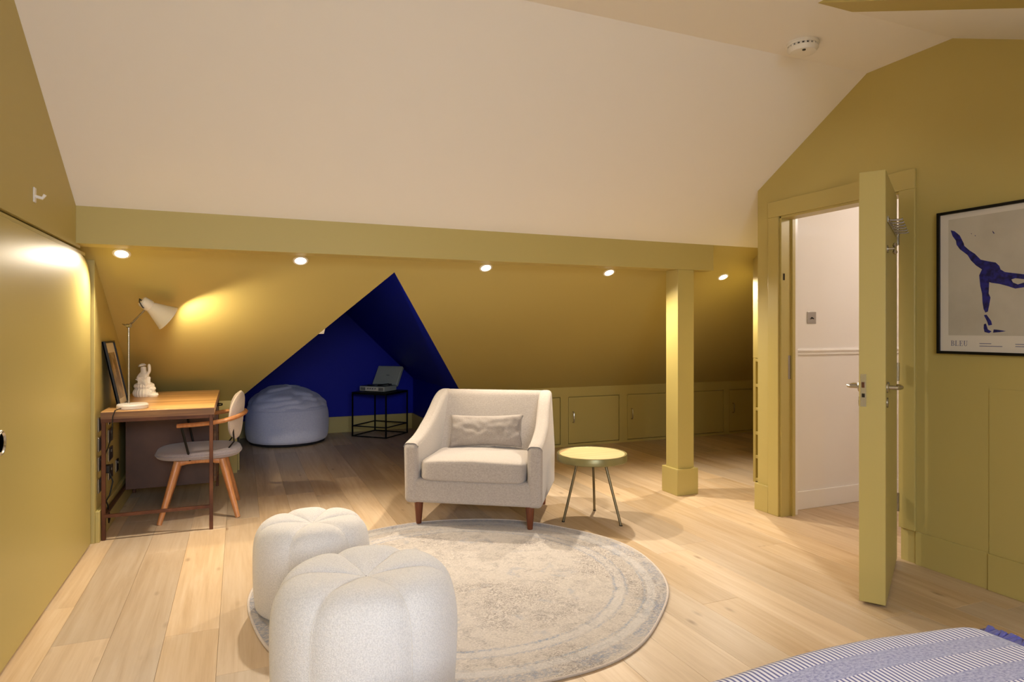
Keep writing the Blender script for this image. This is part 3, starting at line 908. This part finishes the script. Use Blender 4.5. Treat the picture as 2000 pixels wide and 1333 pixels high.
for z0, z1 in ((.44, .725), (.14, .43)):
    dw = wobj('drawer', MB().box(DX1 - .03, DX1 - .012, PY0 + .01, DY1 - .045, z0, z1), M['desk_edge'], dk, bevel=.002)
    zc = (z0 + z1) / 2 + .10
    obj('drawer_pull', MB().tube([(DX1 - .012, 5.48, zc), (DX1 + .015, 5.485, zc), (DX1 + .022, 5.50, zc), (DX1 + .022, 5.59, zc), (DX1 + .015, 5.605, zc), (DX1 - .012, 5.61, zc)], .005, 8), M['black'], dw, smooth=True)

# desk lamp
lx, ly = -.615, 4.652
dl = thing('desk_lamp', 'cream metal desk lamp with tilted cone shade, lit, on the desk', 'desk lamp', (lx, ly, DZ))
M['lamp_white'] = mat('cream enamel', 'E2DBD0', 0.35)
obj('base', MB().lathe([(0, 0), (.084, 0), (.088, .004), (.088, .022), (.082, .030), (.05, .033), (0, .033)], 40), M['lamp_white'], dl, smooth=True)
RV = Vector((c, -s, 0)); UV = Vector((0, 0, 1)); DV = Vector((s, c, 0))
k = 4.05 / FPX                                     # metres per pixel at the lamp
P0 = RV * -.024
J = P0 + UV * .515
A = J + RV * (13 * k) + UV * (35 * k) + DV * .12
obj('pole', MB().tube([P0 + UV * .03, J], .0065, 12), M['chrome'], dl, smooth=True)
obj('joint', MB().tube([J - RV * .012, J + RV * .012], .013, 14), M['chrome'], dl, smooth=True)
obj('wing_nut', MB().tube([J - RV * .012, J - RV * .04 + UV * .01], [.006, .003], 8), M['chrome'], dl, smooth=True)
obj('arm', MB().tube([J, A], .006, 12), M['chrome'], dl, smooth=True)
obj('joint', MB().tube([A - DV * .012, A + DV * .012], .012, 14), M['chrome'], dl, smooth=True)
ax = (RV * 38 - UV * 36 + DV * 33).normalized()     # shade axis, pointing out of the shade
neck = A + RV * (8 * k) + UV * (4 * k)
qa = ax.to_track_quat('Z', 'Y').to_euler()
shade = obj('shade', MB().lathe([(.030, .0), (.034, .002), (.084, .125), (.087, .127), (.087, .131), (.083, .131), (.080, .125), (.031, .006)], 48), M['lamp_white'], dl, smooth=True, loc=neck, rot=qa)
obj('cap', MB().lathe([(0, -.062), (.026, -.062), (.034, -.054), (.037, -.02), (.037, -.004), (.033, .004), (0, .004)], 36), M['lamp_white'], dl, smooth=True, loc=neck, rot=qa)
obj('bulb', MB().lathe([(0, .03), (.012, .03), (.018, .05), (.024, .075), (.02, .092), (0, .10)], 20), M['bulb'], dl, smooth=True, loc=neck, rot=qa)
cp = neck - ax * .062
cab = [cp, cp - ax * .012 + UV * .004, neck - ax * .045 - DV * .05, neck - ax * .02 - DV * .052 - UV * .02, A - DV * .02, A]
obj('flex', MB().tube(cab, .0035, 8), M['cable'], dl, smooth=True)
bl = bpy.data.lights.new('desk_lamp_light', 'SPOT'); bl.energy = 26; bl.color = (1.0, .82, .55); bl.shadow_soft_size = .03
bl.spot_size = R(150); bl.spot_blend = .35
bo = bpy.data.objects.new('desk_lamp_light', bl); COL.objects.link(bo)
bo.location = Vector((lx, ly, DZ)) + neck + ax * .112
bo.rotation_euler = ax.to_track_quat('-Z', 'Y').to_euler()
# lamp cable hanging to the sockets
cb = [(lx - .05, ly - .085, DZ + .012), (lx - .075, ly - .125, DZ + .006), (lx - .085, ly - .142, DZ - .03), (lx - .09, ly - .14, DZ - .15), (-.77, ly - .02, .46), (-.772, ly, .40)]
tag(obj('lamp_cable', MB().tube(cb, .003, 8), M['cable'], smooth=True), 'thin black lamp cable hanging over the desk edge', 'cable')

# leaning framed photo on the desk
fy0, fw, fh = 4.70, .33, .425
bx, tx = -.692, -.778
lean = math.asin((bx - tx) / fh)
pf = thing('picture_frame', 'small black framed photograph leaning on the wall on the desk', 'picture frame', (bx, fy0 + fw / 2, DZ + .001), rot=(0, -lean, 0))
ft = .012
M['paper'] = mat('photo mat', 'E6DCC8', 0.6)
M['photo'] = mat('sepia photo', '6F5A42', 0.5, var=(9, 'C9B08A', 0.42, 0.62))
obj('back_board', MB().box(-.012, -.004, -fw / 2, fw / 2, 0, fh), M['black'], pf)
obj('mat_board', MB().box(-.004, -.002, -fw / 2 + ft, fw / 2 - ft, ft, fh - ft), M['paper'], pf)
obj('photograph', MB().box(-.002, -.0012, -fw / 2 + .05, fw / 2 - .05, .05, fh - .075), M['photo'], pf)
for a_ in ((-fw / 2, -fw / 2 + ft, 0, fh), (fw / 2 - ft, fw / 2, 0, fh), (-fw / 2 + ft, fw / 2 - ft, 0, ft), (-fw / 2 + ft, fw / 2 - ft, fh - ft, fh)):
    obj('frame_bar', MB().box(-.012, .008, *a_), M['black'], pf, bevel=.001)
obj('pane', MB().box(-.001, .0005, -fw / 2 + ft, fw / 2 - ft, ft, fh - ft), M['glass'], pf)

# figurine
fg = thing('figurine', 'white plaster figurine with raised arm on a ribbed shell base', 'figurine', (-.645, 5.44, DZ), rz=R(-25))
M['plaster'] = mat('white plaster', 'F2ECE0', 0.55, bump=(60, .2, .004))
def rib(t, z): return 1 + .03 * math.cos(22 * t)
obj('shell_base', MB().lathe([(0, 0), (.060, 0), (.070, .012), (.073, .03), (.066, .05), (.058, .058), (.060, .062), (.066, .075), (.062, .09), (.045, .102), (0, .105)], 88, rfun=rib), M['plaster'], fg, smooth=True)
obj('side_shell', MB().lathe([(0, 0), (.03, 0), (.036, .012), (.03, .028), (0, .034)], 44, rfun=rib), M['plaster'], fg, smooth=True, loc=(.072, -.012, 0))
obj('side_shell', MB().lathe([(0, 0), (.020, 0), (.026, .012), (.02, .026), (0, .03)], 44, rfun=rib), M['plaster'], fg, smooth=True, loc=(.058, .0, .045))
bm = bpy.data.meshes.new('body')
sv = [((0, 0, .095), .040), ((-.004, 0, .125), .034), ((-.006, 0, .155), .031), ((-.004, 0, .178), .018), ((-.004, -.002, .205), .022), ((-.006, -.002, .222), .019),
      ((-.028, -.004, .160), .014), ((-.038, -.018, .135), .011), ((-.02, -.034, .125), .009),
      ((.026, -.004, .162), .013), ((.044, -.008, .185), .011), ((.040, -.004, .222), .012), ((.036, -.002, .240), .008),
      ((.02, -.034, .105), .02), ((.05, -.045, .085), .015)]
se = [(0, 1), (1, 2), (2, 3), (3, 4), (4, 5), (2, 6), (6, 7), (7, 8), (2, 9), (9, 10), (10, 11), (11, 12), (0, 13), (13, 14)]
bm.from_pydata([v[0] for v in sv], se, [])
fo = obj('body', bm, M['plaster'], fg)
fo.modifiers.new('skin', 'SKIN')
for i, v in enumerate(sv):
    fo.data.skin_vertices[0].data[i].radius = (v[1], v[1])
fo.data.skin_vertices[0].data[0].use_root = True
ss = fo.modifiers.new('sub', 'SUBSURF'); ss.levels = 2; ss.render_levels = 2
obj('cap', MB().lathe([(0, 0), (.026, 0), (.026, .006), (.018, .016), (0, .020)], 24), M['plaster'], fg, smooth=True, loc=(-.012, -.003, .222), rot=(0, R(-15), 0))

# sockets
def socket(y, z, wd, label, rock=True):
    t = thing('wall_socket', label, 'socket', (-.79, y, z), group='sockets on the wall beside the desk')
    obj('plate', MB().box(0, .008, -wd / 2, wd / 2, -.043, .043), M['chrome'], t, bevel=.002)
    obj('insert', MB().box(.008, .0095, -wd / 2 + .008, wd / 2 - .008, -.035, .035), M['dark_plastic'], t)
    obj('switch', MB().box(.0095, .013, -.006, .006, .012, .030), M['chrome'], t, bevel=.001)
pos4 = ('topmost', 'second from the top', 'third from the top', 'lowest')
for z, w_ in zip((.69, .57, .451, .319), pos4): socket(4.652, z, .147, 'dark steel double socket, %s of the column nearest the sliding door' % w_)
for z, w_ in zip((.69, .572, .45, .329), pos4): socket(4.975, z, .147, 'dark steel double socket, %s of the column behind the desk leg' % w_)
socket(5.225, .324, .09, 'single dark steel socket standing apart toward the desk pedestal')
pg = thing('plug', 'black mains plug with looping cable in the lowest socket', 'plug', (-.777, 4.70, .40))
obj('plug_body', MB().box(0, .035, -.025, .025, -.025, .025), M['cable'], pg, bevel=.006)
obj('cable', MB().tube([(.03, 0, -.02), (.05, -.01, -.08), (.035, -.03, -.16), (.02, -.06, -.19), (.02, -.1, -.15), (.03, -.06, -.21), (.03, -.02, -.26), (.04, -.05, -.30), (.03, -.02, -.33), (.02, .03, -.30)], .004, 8), M['cable'], pg, smooth=True)

# ------------------------------------------------------------------ desk chair (faces -X)
CX, CY = -.245, 5.0
ch = thing('desk_chair', 'beech desk chair with grey oval seat and bentwood arms', 'chair', (CX, CY, 0))
def seatf(p):
    return Vector((p.x, p.y, p.z + .006 * (1 - (p.x / .26) ** 2)))
def oval(hx, hy, hz, ex=.72):
    def f(u, v):
        th, ph = 2 * PI * u, PI * (v - .5)
        def sg(a, e): return math.copysign(abs(a) ** e, a)
        cp = sg(math.cos(ph), .35)
        return Vector((hx * cp * sg(math.cos(th), ex), hy * cp * sg(math.sin(th), ex), hz * sg(math.sin(ph), .45)))
    return MB().grid(56, 18, f, close_u=True)
obj('seat', oval(.265, .25, .033), M['seat_grey'], ch, smooth=True, ang=80, loc=(-.01, 0, .428))
obj('seat_piping', MB().tube([(.268 * math.copysign(abs(math.cos(t)) ** .72, math.cos(t)) - .01, .252 * math.copysign(abs(math.sin(t)) ** .72, math.sin(t)), .425) for t in [2 * PI * k / 72 for k in range(73)]], .004, 6), M['seat_grey'], ch, smooth=True)
for sx, sy in ((-1, -1), (-1, 1), (1, -1), (1, 1)):
    top = Vector((sx * .135, sy * .15, .385)); foot = Vector((sx * .235, sy * .24, 0))
    obj('leg', MB().tube([top, top.lerp(foot, .12), top.lerp(foot, .6), foot], [.024, .024, .020, .0155], 16), M['beech'], ch, smooth=True)
for sy in (-1, 1):
    pth = [(-.145, sy * .152, .372), (-.08, sy * .152, .385), (0, sy * .152, .388), (.08, sy * .152, .385), (.145, sy * .152, .372)]
    obj('seat_rail', MB().tube(pth, .021, 12, flat=(.7, 1)), M['beech'], ch, smooth=True)
obj('seat_rail', MB().bar((-.13, 0, .375), (.13, 0, .375), .06, .025), M['beech'], ch, bevel=.004)
# bentwood arm: horseshoe open to -X
arm = [(-.13, -.265, .640), (-.04, -.272, .642), (.06, -.272, .648)]
for i in range(13):
    a = R(-90 + 180 * i / 12)
    arm.append((.08 + .20 * math.cos(a) ** .8 if math.cos(a) > 0 else .08, .272 * math.sin(a), .650 + .035 * max(0, math.cos(a))))
arm += [(.06, .272, .648), (-.04, .272, .642), (-.13, .265, .640)]
obj('arm', MB().tube(arm, .017, 12, flat=(1.25, .85)), M['beech'], ch, smooth=True)
for sy in (-1, 1):
    obj('arm_rod', MB().tube([(-.105, sy * .262, .632), (-.055, sy * .235, .402)], .0075, 10), M['black'], ch, smooth=True)
    obj('arm_rod', MB().tube([(.20, sy * .17, .655), (.21, sy * .16, .50), (.13, sy * .14, .395)], .0055, 10), M['black'], ch, smooth=True)
def padf(u, v, sg):
    y = (u * 2 - 1); z = (v * 2 - 1)
    hh = .165 * (1 - abs(y) ** 3.2) ** .5 if abs(y) < 1 else 0
    yy = .20 * y
    zz = z * hh
    th = .030 * (max(0, 1 - abs(y) ** 4)) ** .5 * (max(0, 1 - abs(z) ** 4)) ** .5
    xx = -.06 * (y ** 2) + .10 * (zz + .1) * 1.0
    return (xx + sg * th, yy, zz)
mb = MB().grid(33, 25, lambda u, v: padf(u, v, 1)); mb.grid(33, 25, lambda u, v: padf(u, v, -1))
obj('backrest', mb, M['pad'], ch, smooth=True, ang=100, loc=(.232, 0, .665))

# ------------------------------------------------------------------ bean bag in the nook
bc_ = (.50, 7.72)
bb = thing('bean_bag', 'large grey blue bean bag slumped in the blue nook', 'bean bag', (bc_[0], bc_[1], 0))
def bagr(t, z):
    return 1 + .03 * noise.noise(Vector((2 * math.cos(t), 2 * math.sin(t), z * 3 + 4)))
def ring_prof(pts, n):
    return arc(pts, n)
sidep = ring_prof([(.40, .03), (.43, .06), (.445, .14), (.447, .24), (.44, .33), (.425, .39)], 4)
obj('side_panel', MB().lathe(sidep, 72, rfun=bagr), M['bean'], bb, smooth=True, ang=90)
tp = ring_prof([(.425, .388), (.418, .41), (.40, .45), (.36, .51), (.29, .565), (.19, .61), (.09, .632), (.0, .636)], 5)
def bagtop(u, v):
    i = min(int(v * (len(tp) - 1) + 1e-6), len(tp) - 1)
    r, z = tp[i]
    t = 2 * PI * u
    fade = min(1, v * 3) if v < .33 else 1
    # folds lie across the sloping top, roughly level rings that wander
    wv = noise.noise(Vector((1.3 * r * math.cos(t) * 4, 2 * r * math.sin(t) * 4, z * 6)))
    fold = abs(math.sin(z * 42 + 3.0 * wv + 1.2 * math.sin(2 * t))) ** .6
    d = fade * (.016 * (fold - .6) + .02 * wv)
    rr = r * bagr(t, .39) + (d if r > .02 else 0)
    x, y = rr * math.cos(t), rr * math.sin(t)
    return (x, y, z + d * .7 - .05 * (x / .44) * v + .0 * y)
obj('top_panel', MB().grid(96, len(tp), bagtop, close_u=True), M['bean'], bb, smooth=True, ang=100)
obj('base_panel', MB().lathe([(0, 0), (.36, 0), (.40, .012), (.405, .035), (0, .035)], 72, rfun=bagr), M['bean_base'], bb, smooth=True)

# ------------------------------------------------------------------ black wire table and record player in the nook
wt = thing('wire_table', 'square black wire side table in the blue nook', 'side table', (1.56, 7.822, 0), rz=R(45))
hs, TZ, q = .232, .525, .007
corners = [(-hs, -hs), (hs, -hs), (hs, hs), (-hs, hs)]
for x, y in corners: obj('leg', MB().box(x - q, x + q, y - q, y + q, 0, TZ - .012), M['black'], wt)
for z in (.007, .125, TZ - .019):
    for i in range(4):
        a, b = corners[i], corners[(i + 1) % 4]
        obj('frame_bar', MB().bar((*a, z), (*b, z), .012), M['black'], wt)
obj('top', MB().box(-hs - q, hs + q, -hs - q, hs + q, TZ - .012, TZ), M['black'], wt, bevel=.001)

rp = thing('record_player', 'open suitcase record player in pale grey on the wire table', 'record player', (1.53, 7.80, TZ), rz=R(-45))
M['case'] = mat('grey green case', 'A9B0A6', 0.5, bump=(300, .2, .001))
M['plate'] = mat('cream control plate', 'D8D4C6', 0.45)
hw, hd, hh_ = .175, .13, .068
cs = obj('case', MB().box(-hw, hw, -hd, hd, .008, hh_), M['case'], rp, bevel=.008, seg=3)
obj('deck', MB().box(-hw + .008, hw - .008, -hd + .008, hd - .008, hh_ - .002, hh_ + .003), M['dark_plastic'], rp)
obj('front_plate', MB().box(-hw + .012, hw - .012, -hd - .002, -hd + .002, .014, hh_ - .008), M['plate'], rp)
for x0 in (-.125, .125):
    gr = obj('speaker_grille', MB().box(x0 - .032, x0 + .032, -hd - .004, -hd - .001, .018, hh_ - .012), M['dark_plastic'], rp)
    for kk in range(4):
        obj('grille_bar', MB().box(x0 - .030, x0 + .030, -hd - .0052, -hd - .004, .022 + kk * .010, .025 + kk * .010), M['plate'], gr)
for x0 in (-.05, -.018, .015, .05):
    obj('knob', MB().lathe([(0, 0), (.008, 0), (.007, .010), (0, .010)], 16), M['chrome'], rp, smooth=True, loc=(x0, -hd - .002, .042), rot=(R(90), 0, 0))
obj('platter', MB().lathe([(0, 0), (.10, 0), (.10, .006), (0, .006)], 40), M['black'], rp, smooth=True, loc=(-.04, .0, hh_ + .003))
obj('tonearm', MB().tube([(.12, .08, hh_ + .012), (.12, .03, hh_ + .022), (.10, -.05, hh_ + .020), (.05, -.08, hh_ + .014)], .005, 8), M['black'], rp, smooth=True)
obj('tonearm_base', MB().lathe([(0, 0), (.018, 0), (.016, .02), (0, .02)], 20), M['black'], rp, smooth=True, loc=(.12, .075, hh_))
for x0 in (-.12, .12):
    obj('foot', MB().lathe([(0, 0), (.012, 0), (.012, .009), (0, .009)], 14), M['black'], rp, loc=(x0, -.08, 0))
    obj('foot', MB().lathe([(0, 0), (.012, 0), (.012, .009), (0, .009)], 14), M['black'], rp, loc=(x0, .08, 0))
ld = obj('lid', MB().box(-hw, hw, 0, .045, 0, .262), M['case'], rp, bevel=.010, seg=3, loc=(0, hd - .004, hh_), rot=(R(-32), 0, 0))
obj('lid_lining', MB().box(-hw + .012, hw - .012, -.001, .004, .012, .25), M['case'], ld)
obj('lid_badge', MB().box(-.012, .032, -.0018, .0, .128, .134), M['dark_plastic'], ld)

# ------------------------------------------------------------------ poster on the right wall
PXW = XR - .012
ptop, pbot, py_l, py_r = 1.871, 1.143, 2.267, 1.745
pt = thing('framed_poster', 'black framed poster of a blue brushed figure on the right wall', 'poster', (PXW, (py_l + py_r) / 2, pbot))
fb = .014
M['poster'] = mat('poster paper', 'DDD6CE', 0.55)
M['poster_in'] = mat('poster ground', 'C9C2B6', 0.55, var=(5, 'BDB6AA', .4, .65))
M['ink'] = mat('ultramarine ink', '2A2A86', 0.5, var=(40, '17174E', .42, .62))
M['ink_text'] = mat('grey blue ink', '6E7090', 0.6)
wobj('backing', MB().box(PXW - .001, PXW + .010, py_r, py_l, pbot, ptop), M['black'], pt)
wobj('paper', MB().box(PXW - .003, PXW - .001, py_r + fb, py_l - fb, pbot + fb, ptop - fb), M['poster'], pt)
for a_ in ((py_r, py_r + fb, pbot, ptop), (py_l - fb, py_l, pbot, ptop), (py_r + fb, py_l - fb, pbot, pbot + fb), (py_r + fb, py_l - fb, ptop - fb, ptop)):
    wobj('frame_bar', MB().box(PXW - .014, PXW + .010, *a_), M['black'], pt, bevel=.001)
FX = PXW - .003
def pp(cx, cy, X=FX):                                # crop coordinates of the poster -> wall
    return at(1820 + cx / 3.922, 380 + cy / 3.922, X=X)
g0, g1 = pp(128, 190), pp(128, 1080)
wobj('picture_ground', MB().box(FX - .0006, FX, py_r + .035, g0.y, g1.z, ptop - .042), M['poster_in'], pt)
def blob(pts, name='brush_stroke', m='ink', off=.0014):
    P = [pp(x, y) for x, y in pts]
    P = [Vector((FX - off, p.y, p.z)) for p in P]
    wobj(name, MB().slab(P, (off - .0004, 0, 0)), M[m], pt)
blob([(145, 275), (175, 282), (215, 315), (245, 375), (250, 395), (290, 430), (330, 455), (375, 500), (430, 512), (490, 522), (518, 548), (527, 575), (560, 595), (620, 602), (706, 612), (780, 612),
      (850, 590), (860, 610), (800, 640), (706, 650), (640, 642), (610, 652), (622, 675), (660, 690), (706, 676), (760, 670), (765, 690), (706, 712), (640, 722), (580, 702), (520, 686), (460, 678), (440, 672), (436, 760),
      (450, 790), (440, 850), (430, 898), (412, 906), (398, 880), (390, 830), (386, 760), (372, 700), (364, 620), (385, 575), (340, 545), (300, 505), (275, 465), (215, 420), (190, 385), (186, 355), (160, 320)])
blob([(400, 925), (420, 922), (455, 970), (462, 1000), (435, 1005), (425, 975)])
blob([(400, 995), (415, 990), (430, 1035), (458, 1050), (440, 1063), (405, 1055), (398, 1025)])
blob([(475, 1035), (500, 1037), (535, 1042), (570, 1048), (520, 1055), (470, 1060)])
blob([(465, 278), (482, 298), (476, 301), (467, 290)]); blob([(330, 312), (338, 316), (333, 322)]); blob([(300, 298), (308, 300), (304, 306)])
def serif_title():
    F_ = []                                          # 2-D polygons in a 4.3 x 1 box
    def bx(x0, x1, y0, y1): F_.append([(x0, y0), (x1, y0), (x1, y1), (x0, y1)])
    def ringseg(cx, cy, rx, ry, a0, a1, t0, t1, n=10):
        for q in range(n):
            p, r_ = R(a0 + (a1 - a0) * q / n), R(a0 + (a1 - a0) * (q + 1) / n)
            def pt(a, k): return (cx + (rx - k * t0) * math.cos(a), cy + (ry - k * t1) * math.sin(a))
            F_.append([pt(p, 1), pt(p, 0), pt(r_, 0), pt(r_, 1)])
    bx(.12, .28, 0, 1); bx(0, .45, 0, .05); bx(0, .45, .95, 1); bx(.28, .45, .50, .55)           # B
    ringseg(.45, .765, .30, .235, -90, 90, .14, .05); ringseg(.45, .265, .36, .265, -90, 90, .15, .05)
    bx(1.12, 1.28, 0, 1); bx(1.0, 1.42, .95, 1); bx(1.0, 1.75, 0, .05); bx(1.70, 1.76, 0, .26)      # L
    bx(2.12, 2.28, 0, 1); bx(2.0, 2.78, 0, .05); bx(2.0, 2.74, .95, 1); bx(2.28, 2.60, .49, .54)    # E
    bx(2.72, 2.78, 0, .24); bx(2.69, 2.74, .76, 1); bx(2.56, 2.61, .38, .65)
    bx(3.12, 3.28, .3, 1); bx(3.0, 3.42, .95, 1); bx(3.74, 3.80, .3, 1); bx(3.62, 3.95, .95, 1)     # U
    ringseg(3.46, .3, .34, .31, 180, 360, .10, .07)
    mb = MB()
    for P in F_:
        mb.slab([(FX - .0009, a0.y + (a1.y - a0.y) * x / 3.95, a0.z + (a1.z - a0.z) * y) for x, y in P], (.0005, 0, 0))
    return mb
a0, a1 = pp(147, 1160), pp(275, 1122)
wobj('title', serif_title(), M['ink_text'], pt)
for x0, x1, yy in ((365, 455, 1143), (365, 540, 1162), (640, 760, 1149), (640, 820, 1166)):
    p0_, p1_ = pp(x0, yy), pp(x1, yy)
    wobj('caption_line', MB().box(FX - .0008, FX, p1_.y, p0_.y, p0_.z - .0017, p0_.z + .0017), M['ink_text'], pt)

# ------------------------------------------------------------------ bed and throw
bd = thing('bed', 'bed with white mattress under the striped throw', 'bed', (1.0, .2, 0))
obj('mattress', MB().box(-.78, .785, -.98, .945, .24, .482), M['bedding'], bd, bevel=.05, seg=4)
obj('bed_base', MB().box(-.77, .775, -.97, .93, .09, .24), M['linen2'], bd, bevel=.01)
for x in (-.70, .70):
    for y in (-.9, .85): obj('leg', MB().lathe([(0, 0), (.02, 0), (.026, .09), (0, .09)], 16), M['walnut'], bd, smooth=True, loc=(x, y, 0))
tw = thing('throw', 'blue and white striped throw with indigo fringe spread on the bed', 'throw', (1.0, .2, .49))
ZT = .497
def edgeY(x): return 1.172 - .06 * max(0, (x - 1.42) / .34) ** 2 - .004 * math.sin(x * 9)
def throwpt(x, sv_):
    """sv_: arc length from the foot edge; negative hangs down"""
    ye = edgeY(x)
    rad = .045
    if sv_ < -rad * .8:
        y, z = ye + .006, ZT - rad + (sv_ + rad * .8)
    elif sv_ < rad * .8:
        f = (sv_ + rad * .8) / (rad * 1.6); a = f * PI / 2
        y, z = ye - rad + rad * math.cos(a), ZT - rad + rad * math.sin(a)
    else:
        y, z = ye - rad - (sv_ - rad * .8), ZT
    z += .004 * noise.noise(Vector((x * 5, sv_ * 7, 0))) + .003 * math.sin(x * 11 + sv_ * 4)
    z -= .02 * max(0, (x - 1.72) / .06) ** 2 if x > 1.72 else 0
    return Vector((x, y, z))
nu, nv = 84, 90
X0, X1, S0, S1 = .205, 1.782, -.16, 1.55
V, F, UVs = [], [], []
for j in range(nv):
    for i in range(nu):
        x = X0 + (X1 - X0) * i / (nu - 1)
        sv_ = S0 + (.14 - S0) * (j / 39) if j < 40 else .14 + (S1 - .14) * ((j - 39) / (nv - 40))
        V.append(throwpt(x, sv_) - Vector((1.0, .2, .49))); UVs.append((x, sv_ - .012))
for j in range(nv - 1):
    for i in range(nu - 1):
        a = j * nu + i
        F.append((a, a + 1, a + nu + 1, a + nu))
mb = MB().add(V, F)
me = mb.mesh('cloth')
ul = me.uv_layers.new(name='UVMap')
for lp in me.loops: ul.data[lp.index].uv = UVs[lp.vertex_index]
co_ = obj('cloth', me, M['throw'], tw, smooth=True, ang=90)
sm_ = co_.modifiers.new('solid', 'SOLIDIFY'); sm_.thickness = .006; sm_.offset = 1
fr_ = MB(); rr_ = random.Random(5)
sv_ = .0
while sv_ < 1.0:
    p = throwpt(1.778, sv_) - Vector((1.0, .2, .49))
    e = Vector((.030 + .018 * rr_.random(), (rr_.random() - .5) * .03, .004 - .02 * rr_.random()))
    fr_.tube([p + Vector((-.006, 0, .006)), p + e * .5 + Vector((0, 0, .010)), p + e], [.007, .0105, .007], 6)
    sv_ += .0085
fo2 = obj('fringe', fr_, M['tassel'], tw, smooth=True)

# ------------------------------------------------------------------ lit globe fill lamp behind the camera, unseen, added to brighten ceiling and walls
gl = thing('fill_lamp', 'fill lamp with a glowing fill globe added unseen behind the camera', 'fill lamp', (-.25, -1.05, 0))
M['globe'] = emit('glowing fill globe', (1.0, .87, .72), 85.0)
obj('base', MB().lathe([(0, 0), (.13, 0), (.13, .012), (.02, .02), (0, .02)], 32), M['black'], gl, smooth=True)
obj('pole', MB().tube([(0, 0, .015), (0, 0, 1.10)], .009, 12), M['black'], gl, smooth=True)
obj('globe', MB().lathe([(.12 * math.sin(PI * k / 16), -.12 * math.cos(PI * k / 16)) for k in range(17)], 32), M['globe'], gl, smooth=True, loc=(0, 0, 1.215))
